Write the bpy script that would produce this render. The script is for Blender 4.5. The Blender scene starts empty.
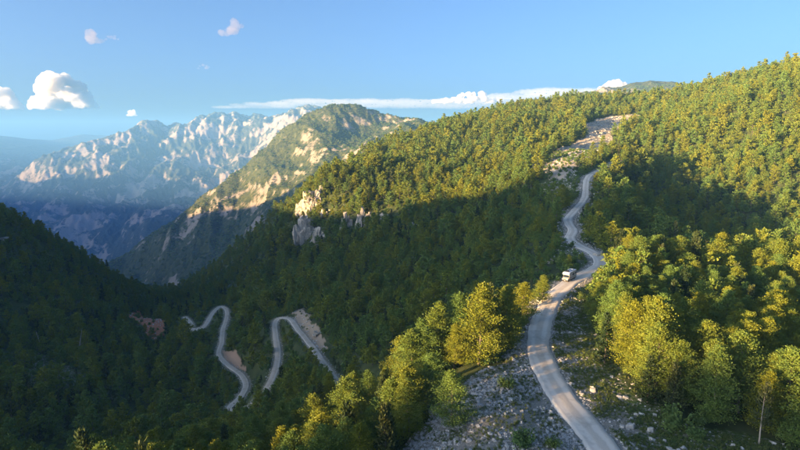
import bpy, math, random
import numpy as np
from mathutils import Vector

# ------------------------------------------------------------------ camera, sky, sun, exposure
scene = bpy.context.scene
COL = scene.collection
F = 533.0                                # focal length in pixels of an 800 px wide frame
PITCH = math.atan(85.0 / F)
cam_data = bpy.data.cameras.new('camera')
cam_data.sensor_width = 36.0
cam_data.lens = 36.0 * F / 800.0
cam_data.clip_start = 0.5
cam_data.clip_end = 120000.0
cam = bpy.data.objects.new('camera', cam_data)
COL.objects.link(cam)
cam.location = (0, 0, 0)
cam.rotation_euler = (math.pi / 2 - PITCH, 0, 0)
scene.camera = cam

SUN_EL = math.radians(7.0)
PHI = math.radians(60.0)                 # sun stands this far left of straight behind the camera
SD = np.array([math.sin(PHI), math.cos(PHI)])        # horizontal direction the light travels
SU = np.array([math.cos(PHI), -math.sin(PHI)])       # across it
TE = math.tan(SUN_EL)
sun_data = bpy.data.lights.new('sun', 'SUN')
sun_data.energy = 4.0
sun_data.angle = math.radians(0.5)
sun_data.color = (1.0, 0.65, 0.29)
sun = bpy.data.objects.new('sun', sun_data)
COL.objects.link(sun)
light_dir = Vector((SD[0] * math.cos(SUN_EL), SD[1] * math.cos(SUN_EL), -math.sin(SUN_EL)))
sun.rotation_euler = light_dir.to_track_quat('-Z', 'Y').to_euler()

world = bpy.data.worlds.new('World')
scene.world = world
world.use_nodes = True
wn = world.node_tree
wn.nodes.clear()
sky = wn.nodes.new('ShaderNodeTexSky')
sky.sky_type = 'NISHITA'
sky.sun_disc = False
sky.sun_elevation = SUN_EL
sky.sun_rotation = math.pi + PHI         # clockwise from +Y
sky.altitude = 1000
sky.air_density = 0.6
sky.dust_density = 10.0
sky.ozone_density = 3.0
bg = wn.nodes.new('ShaderNodeBackground')
bg.inputs['Strength'].default_value = 0.058
wo = wn.nodes.new('ShaderNodeOutputWorld')
wn.links.new(sky.outputs[0], bg.inputs['Color'])
wn.links.new(bg.outputs[0], wo.inputs['Surface'])

vs = scene.view_settings
vs.view_transform = 'Standard'
vs.look = 'None'
vs.exposure = 3.05
vs.gamma = 1.0
vs.use_curve_mapping = False
cy = scene.cycles
cy.use_denoising = True
try:
    cy.denoiser = 'OPENIMAGEDENOISE'
except Exception:
    pass
cy.max_bounces = 7
cy.diffuse_bounces = 4
cy.glossy_bounces = 2
cy.transmission_bounces = 3
cy.transparent_max_bounces = 8
cy.volume_bounces = 4
cy.caustics_reflective = False
cy.caustics_refractive = False
cy.sample_clamp_indirect = 4.0

# ------------------------------------------------------------------ noise and interpolation
_rng = np.random.RandomState(7)
_perm = _rng.permutation(4096)
_ga = _rng.rand(4096) * 2 * np.pi
_gx, _gy = np.cos(_ga), np.sin(_ga)


def perlin(x, y, seed=0):
    xi = np.floor(x).astype(np.int64); yi = np.floor(y).astype(np.int64)
    fx = x - xi; fy = y - yi
    u = fx * fx * fx * (fx * (fx * 6 - 15) + 10); v = fy * fy * fy * (fy * (fy * 6 - 15) + 10)
    def g(ix, iy, dx, dy):
        h = _perm[(_perm[(ix + seed * 131) & 4095] + iy) & 4095]
        return _gx[h] * dx + _gy[h] * dy
    a = g(xi, yi, fx, fy); b = g(xi + 1, yi, fx - 1, fy)
    c = g(xi, yi + 1, fx, fy - 1); d = g(xi + 1, yi + 1, fx - 1, fy - 1)
    return (a + u * (b - a)) * (1 - v) + (c + u * (d - c)) * v


def fbm(x, y, scale, octaves=5, gain=0.5, seed=0, ridged=False):
    out = np.zeros(np.shape(x)); amp = 1.0; f = 1.0 / scale
    for o in range(octaves):
        n = perlin(x * f + 17.3 * o, y * f - 9.1 * o, seed + o)
        out += amp * ((0.5 - np.abs(n) * 1.6) if ridged else n)
        amp *= gain; f *= 2.03
    return out


def smooth(a, b, x):
    t = np.clip((x - a) / (b - a), 0, 1)
    return t * t * (3 - 2 * t)


class TPS:
    def __init__(self, P, v, reg=0.0):
        P = np.asarray(P, float); n = len(P)
        self.P = P
        d = np.linalg.norm(P[:, None] - P[None], axis=2)
        K = self.k(d) + reg * np.eye(n)
        A = np.zeros((n + 3, n + 3))
        A[:n, :n] = K; A[:n, n] = 1; A[:n, n + 1:] = P
        A[n, :n] = 1; A[n + 1:, :n] = P.T
        b = np.zeros(n + 3); b[:n] = v
        self.w = np.linalg.solve(A, b)

    @staticmethod
    def k(d):
        return d * d * np.log(np.maximum(d, 1e-9))

    def __call__(self, x, y):
        shp = np.shape(x); x = np.ravel(x); y = np.ravel(y)
        n = len(self.P); out = np.empty(len(x))
        for i in range(0, len(x), 60000):
            xs = x[i:i + 60000]; ys = y[i:i + 60000]
            d = np.hypot(xs[:, None] - self.P[:, 0], ys[:, None] - self.P[:, 1])
            out[i:i + 60000] = self.k(d) @ self.w[:n] + self.w[n] + self.w[n + 1] * xs + self.w[n + 2] * ys
        return out.reshape(shp)


CP, SP = math.cos(PITCH), math.sin(PITCH)


def ray(px, py):
    a = (px - 400.0) / F; b = (225.0 - py) / F
    return np.array([a, CP + b * SP, -SP + b * CP])


def at(px, py, Y):
    """survey point: a bearing read off the photograph and its estimated distance ahead"""
    d = ray(px, py)
    return d * (Y / d[1])


# ------------------------------------------------------------------ the lie of the land
ROAD_SURVEY = [(640, 500, 61), (618, 470, 69), (603, 447, 76), (585, 425, 82), (563, 397, 91), (545, 367, 104), (538, 342, 118),
               (543, 316, 135), (554, 296, 150), (570, 282, 161), (587, 273, 171), (601, 264, 186), (594, 253, 206), (580, 246, 222),
               (570, 238, 240), (573, 230, 256), (568, 219, 284), (577, 208, 312), (585, 197, 338), (586, 184, 366),
               (590, 175, 392), (604, 168, 425), (618, 160, 460)]
VALLEY_SURVEY = [(352, 398, 150), (333, 376, 180), (317, 353, 215), (308, 341, 233), (298, 329, 252), (290, 318.5, 271), (281, 317.5, 277),
                 (275, 322, 273), (275.5, 334, 262), (278, 353, 241), (275, 371, 224), (267, 388, 212), (257, 400, 206),
                 (245, 409, 203), (233, 410, 205), (231, 405, 209), (239, 399, 217), (246, 386, 233), (242, 375, 248), (229, 365.5, 263), (219, 354, 281), (222, 342, 300),
                 (223, 330, 322), (227, 317, 351), (226, 309, 370), (220, 306.5, 377), (212.5, 313, 362), (205, 325, 338), (199, 328.5, 332), (193, 329, 331), (190, 322, 345), (185, 317, 360)]
near = []
near += [at(*p) for p in ROAD_SURVEY]
near += [at(*p) for p in VALLEY_SURVEY]
near += [at(*p) for p in [
    # foreground shoulder
    (480, 410, 85), (430, 445, 79), (500, 370, 101), (470, 395, 91), (510, 330, 125),
    (520, 300, 150), (640, 400, 90), (700, 415, 86), (790, 440, 80), (620, 350, 110), (660, 345, 117), (740, 360, 112), (800, 380, 105),
    # left flank of the shoulder, falling to the valley
    (300, 470, 92), (240, 490, 95), (360, 470, 86), (380, 420, 104), (330, 425, 118), (285, 440, 130), (420, 385, 108),
    (440, 330, 150), (400, 335, 180), (350, 385, 160), (300, 405, 165),
    (460, 285, 225), (400, 300, 245), (350, 310, 275), (330, 345, 228), (400, 255, 330), (330, 290, 325), (500, 270, 220),
    (520, 245, 270), (470, 235, 320), (540, 225, 300),
    (260, 330, 300), (250, 355, 262), (255, 305, 370), (300, 270, 420), (240, 285, 470),
    # forested hill
    (400, 205, 470), (500, 205, 400), (550, 208, 355), (309, 243, 492), (340, 225, 480), (316, 198, 520), (330, 180, 570), (450, 190, 480),
    (306, 226, 505),
    (342, 171, 720), (400, 143, 755), (430, 133, 785), (480, 121, 825), (520, 116, 850), (560, 117, 880), (600, 118, 905), (640, 117, 915),
    (400, 165, 610), (450, 152, 640), (500, 155, 600), (540, 165, 500), (370, 172, 600),
    (562, 150, 540), (592, 131, 640), (604, 120, 760), (630, 116, 860),
    (289, 205, 690), (262, 226, 700), (232, 252, 720), (200, 275, 730), (172, 297, 700), (250, 262, 600), (215, 285, 580),
    # left hillside and gully
    (0, 213, 420), (50, 238, 435), (100, 270, 485), (140, 290, 560), (-60, 202, 420), (-140, 195, 410),
    (0, 300, 300), (60, 300, 330), (110, 310, 370), (145, 320, 400), (0, 380, 225), (60, 375, 235), (120, 370, 260), (160, 345, 320),
    (0, 455, 165), (60, 455, 175), (130, 450, 185), (180, 425, 205), (195, 365, 275), (180, 312, 450), (178, 302, 560), (-80, 300, 270), (-80, 460, 150),
    # right slope, with the hollow behind the roadside wood
    (800, 75, 600), (740, 97, 650), (680, 114, 730), (900, 44, 560), (1000, 10, 520), (800, 103, 520), (700, 123, 600), (640, 133, 650), (660, 122, 690),
    (800, 150, 450), (700, 172, 500), (645, 168, 530), (625, 195, 430), (655, 217, 410), (700, 217, 410), (800, 208, 380), (670, 235, 340), (740, 235, 340),
    (622, 254, 235), (660, 272, 215), (720, 280, 205), (800, 274, 215), (700, 258, 270), (790, 252, 280), (760, 305, 170), (690, 303, 160), (640, 292, 160), (950, 150, 400), (950, 240, 260), (950, 400, 110),
]]
near += [np.array(p, float) for p in [
    # hidden ground behind the crests and around the camera
    (10, 30, -46), (-40, 40, -58), (60, 30, -44), (0, -60, -42), (-90, 60, -80), (-120, -20, -70), (120, 0, -35), (80, -100, -30), (-60, 85, -66), (200, 60, -30),
    (-420, 560, -120), (-360, 620, -170), (-300, 700, -215), (-230, 800, -245), (-500, 430, -110),
    (-150, 980, -190), (0, 1050, -60), (100, 1080, -20), (220, 1120, 10), (400, 1050, 60), (500, 800, 90), (620, 640, 110), (-60, 900, -90),
    (-330, 1000, -290), (-480, 900, -300), (-520, 1150, -330), (-200, 1250, -270), (0, 1300, -190), (200, 1350, -120), (500, 1300, -20), (900, 900, 80), (700, 300, 120),
    (-620, 700, -230), (-700, 500, -160), (-560, 330, -110), (-450, 330, -80), (-620, 150, -110),
]]
near = np.array(near)
tps_near = TPS(near[:, :2], near[:, 2], reg=30.0)

far_pts = [at(*p) for p in [
    # second ridge
    (330, 110, 2800), (360, 110, 2850), (385, 119, 2850), (420, 125, 2800), (450, 128, 2800), (300, 122, 2780), (272, 142, 2740), (240, 170, 2680), (200, 201, 2600),
    (150, 236, 2500), (104, 267, 2420), (60, 292, 2380), (310, 150, 2400), (280, 165, 2400), (340, 140, 2450), (380, 140, 2400), (360, 128, 2650), (300, 135, 2620), (240, 200, 2300), (200, 235, 2150), (160, 262, 2100),
    (300, 195, 1900), (270, 228, 1750), (330, 170, 2000), (232, 248, 1800), (200, 268, 1850), (172, 287, 1850), (140, 280, 2100), (250, 215, 2150), (370, 165, 1900), (420, 150, 2000),
    # behind the right hand hill
    (556, 104, 3300), (575, 99, 3300), (590, 94, 3300), (625, 89, 3350), (650, 85, 3400), (675, 87, 3400), (700, 93, 3400), (760, 90, 3400), (530, 118, 3200), (610, 105, 2900), (650, 100, 2900),
    # limestone range
    (298, 114, 7600), (290, 115, 7800), (270, 124, 8300), (250, 119, 8800), (225, 118, 9000), (205, 120, 9000), (190, 126, 9000), (165, 131, 8800), (142, 126, 8800), (128, 134, 8600), (112, 139, 8300),
    (90, 147, 8000), (75, 151, 7800), (50, 158, 7500), (34, 168, 7300),
    (285, 145, 6900), (250, 150, 7700), (215, 150, 7900), (180, 152, 7800), (150, 155, 7700), (110, 162, 7200), (75, 172, 7000),
    (240, 180, 6600), (200, 185, 6700), (150, 185, 6700), (110, 190, 6500), (60, 195, 6300), (30, 190, 6800),
    (210, 210, 5600), (160, 215, 5600), (110, 225, 5400), (60, 228, 5300), (150, 232, 4800), (100, 255, 4600), (50, 255, 4700), (0, 220, 5600), (-40, 230, 5400),
    # side valley and slopes farther left
    (0, 166, 9000), (-40, 160, 9000), (15, 172, 8600), (30, 178, 8200), (0, 190, 7600), (0, 138, 11500), (30, 152, 11000), (55, 168, 10500), (-40, 130, 11500),
    (0, 150, 10600), (60, 158, 12500), (100, 150, 12500), (130, 142, 12500),
]]
far_pts += [np.array(p, float) for p in [
    (-150, 980, -190), (0, 1050, -60), (220, 1120, 10), (400, 1050, 60), (-60, 900, -90),
    (-330, 1000, -290), (-480, 900, -300), (-520, 1150, -330), (-200, 1250, -300), (0, 1300, -260), (200, 1350, -180), (500, 1300, -60), (900, 900, 60),
    (-400, 1500, -420), (-700, 1600, -480), (-150, 1550, -330), (100, 1700, -240), (500, 1700, -150),
    (-1200, 3600, -760), (-700, 3500, -420), (-200, 3500, -200), (200, 3500, -100), (-1700, 3200, -900), (-1500, 2400, -640), (-1100, 2000, -560), (-1300, 1300, -450), (-800, 1200, -380),
    (-2200, 4200, -1050), (-1200, 4800, -900), (-500, 5000, -600), (300, 5500, -400), (1500, 5200, -300), (3000, 4500, -100), (2600, 3300, 150), (2000, 1800, 120), (1600, 900, 140),
    (-1000, 10500, -100), (-2500, 11000, -300), (-4200, 10800, -500), (500, 9500, 0), (3000, 9000, 0), (6000, 8000, 100), (-5200, 9800, -420), (-6800, 7000, -350), (-5000, 4500, -500), (-3000, 2500, -500), (-2500, 1200, -300),
    (-9000, 4300, -620), (-8000, 2500, -560), (-11500, 5200, -520), (-6000, 2800, -560), (-10000, 7000, -450), (0, 13000, -250), (5000, 13000, -200), (9000, 9000, -100),
]]
far_pts = np.array(far_pts)
_r = np.hypot(far_pts[:, 0], far_pts[:, 1])
tps_far = TPS(np.c_[2.4 * np.arctan2(far_pts[:, 0], far_pts[:, 1]), np.log(_r)], far_pts[:, 2] / _r, reg=0.00006)


def polyline(points, step):
    """Catmull-Rom through the survey points, resampled evenly"""
    P = np.array(points); P = np.vstack([2 * P[0] - P[1], P, 2 * P[-1] - P[-2]])
    out = []
    for i in range(1, len(P) - 2):
        t = np.linspace(0, 1, 24, endpoint=False)[:, None]
        p0, p1, p2, p3 = P[i - 1], P[i], P[i + 1], P[i + 2]
        out.append(0.5 * (2 * p1 + (p2 - p0) * t + (2 * p0 - 5 * p1 + 4 * p2 - p3) * t ** 2 + (3 * p1 - p0 - 3 * p2 + p3) * t ** 3))
    out = np.vstack(out + [P[-2][None]])
    s = np.r_[0, np.cumsum(np.linalg.norm(np.diff(out[:, :2], axis=0), axis=1))]
    n = int(s[-1] / step) + 1
    si = np.linspace(0, s[-1], n)
    res = np.c_[np.interp(si, s, out[:, 0]), np.interp(si, s, out[:, 1]), np.interp(si, s, out[:, 2])]
    k = np.ones(15) / 15
    z = np.convolve(np.pad(res[:, 2], 7, mode='edge'), k, mode='valid')
    res[:, 2] = z
    return res


main_road = polyline([at(*p) for p in ROAD_SURVEY], 1.2)
valley_road = polyline([at(*p) for p in VALLEY_SURVEY], 1.2)
ROADS = [(main_road, 2.5), (valley_road, 1.4)]


def road_dist(x, y, path):
    """distance to the path and its height there (for points near it)"""
    shp = np.shape(x); x = np.ravel(x).astype(float); y = np.ravel(y).astype(float)
    d = np.full(len(x), 1e6); z = np.zeros(len(x)); side = np.zeros(len(x))
    lo = path[:, :2].min(0) - 45; hi = path[:, :2].max(0) + 45
    idx = np.nonzero((x > lo[0]) & (x < hi[0]) & (y > lo[1]) & (y < hi[1]))[0]
    tang = np.gradient(path[:, :2], axis=0)
    for i in range(0, len(idx), 20000):
        j = idx[i:i + 20000]
        dd = (x[j, None] - path[:, 0]) ** 2 + (y[j, None] - path[:, 1]) ** 2
        k = dd.argmin(1)
        d[j] = np.sqrt(dd[np.arange(len(j)), k]); z[j] = path[k, 2]
        side[j] = np.sign((x[j] - path[k, 0]) * tang[k, 1] - (y[j] - path[k, 1]) * tang[k, 0])
    return d.reshape(shp), z.reshape(shp), side.reshape(shp)


# crest of the ridge behind and to the left of the camera, whose shadow lies over the valley:
# (across the light, height its shadow has level with the camera)
CREST = np.array([(-9500, -760), (-8300, -610), (-7790, -480), (-7544, -390), (-7000, -360), (-6000, -450), (-5000, -460), (-3500, -360), (-2740, -285), (-2528, -285), (-1990, -160), (-1920, -112), (-1863, -30), (-1500, -50), (-900, -70),
                  (-600, -58), (-475, -49), (-420, -38), (-367, -24), (-324, -8), (-292, 18), (-270, 22), (-240, 14), (-187, 8), (-157, -8), (-125, -18), (-114, -25), (-110, -38), (-105, -54), (-100, -62), (-94, -64), (-87, -60),
                  (-79, -38), (-74, -33), (-70, -42), (-63, -42), (-58, -28), (-52, -24), (-30, -23), (0, -23), (100, -22), (500, 0), (2000, 40)], float)


def terrain(x, y, detail=True):
    x = np.asarray(x, float); y = np.asarray(y, float)
    r = np.hypot(x, y) + 1e-6; th = np.arctan2(x, y)
    lr = np.log(r)
    w = smooth(math.log(820), math.log(1250), lr)
    zn = np.where(w < 1, tps_near(np.clip(x, -900, 1100), np.clip(y, -150, 1400)), 0)
    zf = tps_far(2.4 * np.clip(th, -1.1, 1.1), np.clip(lr, math.log(700), math.log(13500))) * np.minimum(r, 13500)
    z = zn * (1 - w) + zf * w
    if detail:
        near_amp = smooth(20, 200, r)
        z = z + (1 - w) * near_amp * (fbm(x, y, 55, 4, 0.5, 3) * 4.0 + fbm(x, y, 180, 2, 0.5, 5) * 5.0) * (0.35 + 0.65 * smooth(150, 500, r))
        z = z + (1 - w) * fbm(x, y, 9, 3, 0.5, 11) * 0.35
        # gullies and ribs of the far slopes
        wf = smooth(1150, 1700, r)
        mid = wf * (1 - smooth(3600, 5200, r))
        z = z + mid * (fbm(x * 1.0 + y * 0.25, y * 0.45, 260, 5, 0.52, 21, True) * 46 - 8)
        farr = smooth(4200, 6000, r) * (1 - smooth(11000, 13500, r))
        z = z + farr * (fbm(x, y * 0.7, 1000, 6, 0.5, 31, True) * 120 - 20 + fbm(x + 0.3 * y, y * 0.38, 340, 6, 0.6, 36, True) * 85 - 12)
    # far hills closing the horizon
    rim = smooth(11500, 16000, r)
    zr = 95 + fbm(x, y, 3800, 4, 0.5, 41) * 260
    z = z * (1 - rim) + zr * rim
    # shade-casting ridge
    al = x * SD[0] + y * SD[1]; u = x * SU[0] + y * SU[1]
    back = np.interp(u, [-8000, -3000, -1500], [4000, 2500, 700])
    top = np.interp(u, CREST[:, 0], CREST[:, 1]) + back * TE
    top = top + fbm(u, u * 0 + 0.5, 34, 4, 0.65, 87) * 11 * smooth(-115, -160, u) + fbm(u, u * 0 + 3.5, 300, 3, 0.5, 88) * 40 * smooth(-600, -1500, u)
    slope = np.where(al > -back, 0.62, 0.15)
    zc = top - np.maximum(np.abs(al + back) - 6, 0) * slope
    zc = np.where(r > 15000, -1e4, zc)
    m = smooth(-12, 12, zc - z)
    z = z * (1 - m) + np.maximum(z, zc) * m
    return z


def ground_height(x, y):
    """terrain with the road benches cut in"""
    z = terrain(x, y)
    for path, hw in ROADS:
        d, rz, _ = road_dist(x, y, path)
        k = 1 - smooth(hw + 0.7, hw + 7.5, d)
        z = z * (1 - k) + (rz - 0.22) * k
    return z


def hit(px, py, tmax=20000.0):
    """where a bearing from the drone meets the ground"""
    d = ray(px, py); t = np.geomspace(40, tmax, 2500)
    p = d[None] * t[:, None]
    below = p[:, 2] < ground_height(p[:, 0], p[:, 1])
    if not below.any():
        return None
    i = below.argmax()
    t2 = np.linspace(t[max(i - 1, 0)], t[i], 30)
    p = d[None] * t2[:, None]
    below = p[:, 2] < ground_height(p[:, 0], p[:, 1])
    return p[below.argmax()] if below.any() else p[-1]


# ------------------------------------------------------------------ helpers
def setk(o, kind=None, label=None, category=None, group=None):
    if kind: o['kind'] = kind
    if label: o['label'] = label
    if category: o['category'] = category
    if group: o['group'] = group
    return o


def mesh_from(name, V, faces, mats=(), face_mat=None, smooth_shade=False):
    me = bpy.data.meshes.new(name)
    V = np.asarray(V, np.float32)
    if isinstance(faces, np.ndarray):
        n, k = faces.shape
        me.vertices.add(len(V)); me.vertices.foreach_set('co', V.ravel())
        me.loops.add(n * k); me.loops.foreach_set('vertex_index', faces.ravel().astype(np.int32))
        me.polygons.add(n)
        me.polygons.foreach_set('loop_start', np.arange(0, n * k, k, dtype=np.int32))
        me.polygons.foreach_set('loop_total', np.full(n, k, np.int32))
    else:
        me.from_pydata([tuple(v) for v in V], [], faces)
    for m in mats:
        me.materials.append(m)
    if face_mat is not None:
        me.polygons.foreach_set('material_index', np.asarray(face_mat, np.int32))
    if smooth_shade:
        me.polygons.foreach_set('use_smooth', np.ones(len(me.polygons), bool))
    me.update(calc_edges=True)
    return me


def link(name, me, parent=None):
    o = bpy.data.objects.new(name, me)
    COL.objects.link(o)
    if parent is not None:
        o.parent = parent
    return o


class Mat:
    """small node-tree builder"""
    def __init__(self, name):
        self.m = bpy.data.materials.new(name); self.m.use_nodes = True
        self.t = self.m.node_tree; self.t.nodes.clear()
        self.out = self.n('ShaderNodeOutputMaterial')

    def n(self, typ, **kw):
        nd = self.t.nodes.new(typ)
        for k, v in kw.items():
            setattr(nd, k, v)
        return nd

    def put(self, sock, v):
        if hasattr(v, 'links'):
            self.t.links.new(v, sock)
        elif isinstance(v, tuple) and len(v) == 3 and sock.type == 'RGBA':
            sock.default_value = (*v, 1)
        else:
            sock.default_value = v
        return self

    def noise(self, scale, detail=4, rough=0.55, vec=None, dist=0.0):
        nd = self.n('ShaderNodeTexNoise'); self.put(nd.inputs['Scale'], scale)
        nd.inputs['Detail'].default_value = detail; nd.inputs['Roughness'].default_value = rough
        nd.inputs['Distortion'].default_value = dist
        if vec is not None: self.put(nd.inputs['Vector'], vec)
        return nd.outputs[0]

    def pos(self):
        return self.n('ShaderNodeNewGeometry').outputs['Position']

    def ramp(self, v, a, b):
        nd = self.n('ShaderNodeMapRange'); nd.interpolation_type = 'SMOOTHSTEP'
        self.put(nd.inputs[0], v); nd.inputs[1].default_value = a; nd.inputs[2].default_value = b
        return nd.outputs[0]

    def math(self, op, a, b=0.0):
        nd = self.n('ShaderNodeMath', operation=op); self.put(nd.inputs[0], a); self.put(nd.inputs[1], b)
        return nd.outputs[0]

    def mix(self, f, a, b):
        nd = self.n('ShaderNodeMix', data_type='RGBA')
        self.put(nd.inputs[0], f); self.put(nd.inputs[6], a); self.put(nd.inputs[7], b)
        return nd.outputs[2]

    def attr(self, name):
        return self.n('ShaderNodeAttribute', attribute_name=name).outputs['Fac']

    def bsdf(self, color, rough=0.9, spec=0.2, metal=0.0, bump=None, bump_d=0.1, bump_s=1.0):
        b = self.n('ShaderNodeBsdfPrincipled')
        self.put(b.inputs['Base Color'], color); self.put(b.inputs['Roughness'], rough)
        b.inputs['Specular IOR Level'].default_value = spec; b.inputs['Metallic'].default_value = metal
        if bump is not None:
            nd = self.n('ShaderNodeBump'); nd.inputs['Distance'].default_value = bump_d; nd.inputs['Strength'].default_value = bump_s
            self.put(nd.inputs['Height'], bump); self.put(b.inputs['Normal'], nd.outputs[0])
        self.t.links.new(b.outputs[0], self.out.inputs['Surface'])
        return b


def plain(name, color, rough=0.8, spec=0.3, metal=0.0, var=0.15, scale=3.0):
    m = Mat(name)
    nz = m.noise(scale, 3)
    c = m.mix(nz, tuple(v * (1 - var) for v in color), tuple(min(1, v * (1 + var)) for v in color))
    m.bsdf(c, rough, spec, metal)
    return m.m


# ------------------------------------------------------------------ areas of ground cover (world polygons surveyed through the lens)
def area(pix):
    return np.array([hit(*p)[:2] for p in pix])


def inside(poly, x, y):
    c = np.zeros(np.shape(x), bool); n = len(poly)
    for i in range(n):
        x0, y0 = poly[i]; x1, y1 = poly[i - 1]
        with np.errstate(divide='ignore', invalid='ignore'):
            c ^= ((y0 > y) != (y1 > y)) & (x < (x1 - x0) * (y - y0) / (y1 - y0 + 1e-12) + x0)
    return c


def in_area(poly, x, y, wob=2.0, sc=7.0, seed=50):
    return inside(poly, x + perlin(x / sc, y / sc, seed) * wob * 2, y + perlin(x / sc + 40, y / sc, seed) * wob * 2)


A_RIGHT_VERGE = area([(566, 290), (578, 288), (590, 305), (598, 332), (622, 362), (636, 388), (672, 418), (735, 436), (800, 447), (860, 470), (700, 520), (618, 470), (585, 425), (545, 367), (538, 342), (545, 316)])
A_LEFT_ROCKS = area([(392, 480), (404, 446), (424, 420), (448, 392), (470, 378), (492, 366), (512, 345), (522, 326), (535, 300), (548, 287), (560, 285), (540, 316), (535, 342), (545, 367), (563, 397), (585, 425), (618, 470), (600, 520), (480, 520)])
A_HILL_ROCKS = area([(543, 168), (550, 155), (572, 144), (586, 137), (584, 124), (596, 119), (610, 116), (640, 114), (652, 116), (626, 124), (614, 132), (612, 146), (594, 152), (580, 163), (566, 178), (550, 180)])
A_ROADSIDE = area([(545, 200), (552, 178), (566, 172), (584, 174), (600, 178), (598, 196), (598, 215), (588, 232), (603, 248), (625, 262), (600, 272), (575, 262), (556, 262), (558, 240), (556, 220)])
A_RED_SLIP = area([(124, 312), (142, 313), (166, 320), (166, 332), (154, 340), (146, 329), (132, 320)])
A_BANK_HIGH = area([(292, 312), (301, 309), (312, 322), (324, 338), (328, 350), (318, 350), (306, 334), (296, 322)])
A_BANK_LOW = area([(222, 350), (230, 350), (242, 360), (247, 372), (236, 368), (226, 361)])
A_SCREE_LEFT = area([(5, 352), (40, 350), (62, 362), (95, 372), (84, 392), (40, 388), (10, 382)])
A_PATCH = [area(q) for q in ([(540, 183), (556, 180), (560, 196), (548, 202)], [(112, 425), (136, 432), (130, 442), (114, 436)], [(525, 165), (536, 160), (540, 166), (530, 170)], [(500, 152), (508, 149), (512, 156), (504, 158)])]
A_CLEAR = [A_RIGHT_VERGE, A_LEFT_ROCKS, A_HILL_ROCKS, A_RED_SLIP, A_BANK_HIGH, A_BANK_LOW]


# ------------------------------------------------------------------ ground materials
def ground_material():
    m = Mat('forest_floor'); P = m.pos()
    n1 = m.noise(0.12, 5, 0.6, P); n2 = m.noise(1.3, 5, 0.6, P); n3 = m.noise(7.0, 3, 0.6, P)
    floor = m.mix(m.ramp(n1, 0.35, 0.65), (0.034, 0.050, 0.018), (0.070, 0.082, 0.030))
    floor = m.mix(m.ramp(n2, 0.56, 0.75), floor, (0.07, 0.06, 0.035))
    grass = m.mix(m.ramp(n2, 0.3, 0.7), (0.050, 0.084, 0.020), (0.100, 0.125, 0.036))
    grass = m.mix(m.ramp(n3, 0.58, 0.85), grass, (0.13, 0.115, 0.06))
    stone = m.mix(m.ramp(n3, 0.3, 0.7), (0.34, 0.31, 0.265), (0.55, 0.51, 0.45))
    vor = m.n('ShaderNodeTexVoronoi'); m.put(vor.inputs['Scale'], 2.6); m.put(vor.inputs['Vector'], P)
    peb = m.ramp(vor.outputs['Distance'], 0.12, 0.42)
    stone = m.mix(peb, stone, (0.24, 0.22, 0.18))
    soil = m.mix(n2, (0.34, 0.13, 0.065), (0.46, 0.20, 0.11))
    sand = m.mix(n2, (0.42, 0.335, 0.235), (0.58, 0.48, 0.36))
    c = m.mix(m.attr('grass'), floor, grass)
    rubble = m.ramp(m.math('ADD', m.attr('stone'), m.math('MULTIPLY', m.math('SUBTRACT', n2, 0.5), 0.9)), 0.40, 0.62)
    c = m.mix(rubble, c, stone)
    c = m.mix(m.attr('soil'), c, soil)
    c = m.mix(m.attr('bank'), c, sand)
    h = m.math('ADD', m.math('MULTIPLY', n3, 0.6), m.math('MULTIPLY', m.math('MULTIPLY', peb, rubble), -1.2))
    m.bsdf(c, 0.95, 0.1, bump=h, bump_d=0.16, bump_s=0.9)
    return m.m


def mountain_material(name, green_a, green_b, rock_a, rock_b, sc, lo, hi, streak=1.0):
    """limestone ribs where the slope is steep, scrub and forest elsewhere"""
    m = Mat(name); g = m.n('ShaderNodeNewGeometry'); P = g.outputs['Position']
    sep = m.n('ShaderNodeSeparateXYZ'); m.t.links.new(g.outputs['Normal'], sep.inputs[0])
    steep = m.math('SUBTRACT', 1.0, sep.outputs['Z'])
    mp = m.n('ShaderNodeMapping'); m.put(mp.inputs['Vector'], P); mp.inputs['Scale'].default_value = (1, 1, 0.35)
    n1 = m.noise(sc, 8, 0.62, mp.outputs[0], 0.6); n2 = m.noise(sc * 6, 6, 0.65, mp.outputs[0]); n3 = m.noise(sc * 0.25, 3, 0.5, P)
    k = m.math('ADD', m.math('MULTIPLY', steep, 0.75 * streak), m.math('ADD', m.math('MULTIPLY', n1, 1.0), m.math('MULTIPLY', n2, 0.35)))
    k = m.math('ADD', k, m.math('MULTIPLY', n3, 0.45))
    k = m.math('ADD', k, m.math('MULTIPLY', m.attr('rock'), 0.6))
    rockf = m.ramp(k, lo, hi)
    green = m.mix(m.ramp(n2, 0.35, 0.65), green_a, green_b)
    rock = m.mix(n2, rock_a, rock_b)
    m.bsdf(m.mix(rockf, green, rock), 0.95, 0.1, bump=m.math('ADD', n1, m.math('MULTIPLY', n2, 0.5)), bump_d=0.22 / sc, bump_s=0.85)
    return m.m


M_GROUND = ground_material()
M_RIDGE = mountain_material('ridge_scrub_and_limestone', (0.040, 0.052, 0.014), (0.085, 0.092, 0.028), (0.20, 0.165, 0.125), (0.36, 0.305, 0.235), 0.012, 1.17, 1.34)
M_RANGE = mountain_material('range_limestone', (0.040, 0.050, 0.022), (0.085, 0.085, 0.042), (0.19, 0.155, 0.12), (0.42, 0.335, 0.26), 0.012, 1.0, 1.18)
M_HILLS = mountain_material('hazy_hills', (0.035, 0.045, 0.025), (0.08, 0.08, 0.045), (0.2, 0.18, 0.15), (0.3, 0.28, 0.24), 0.001, 1.25, 1.6)

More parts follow.
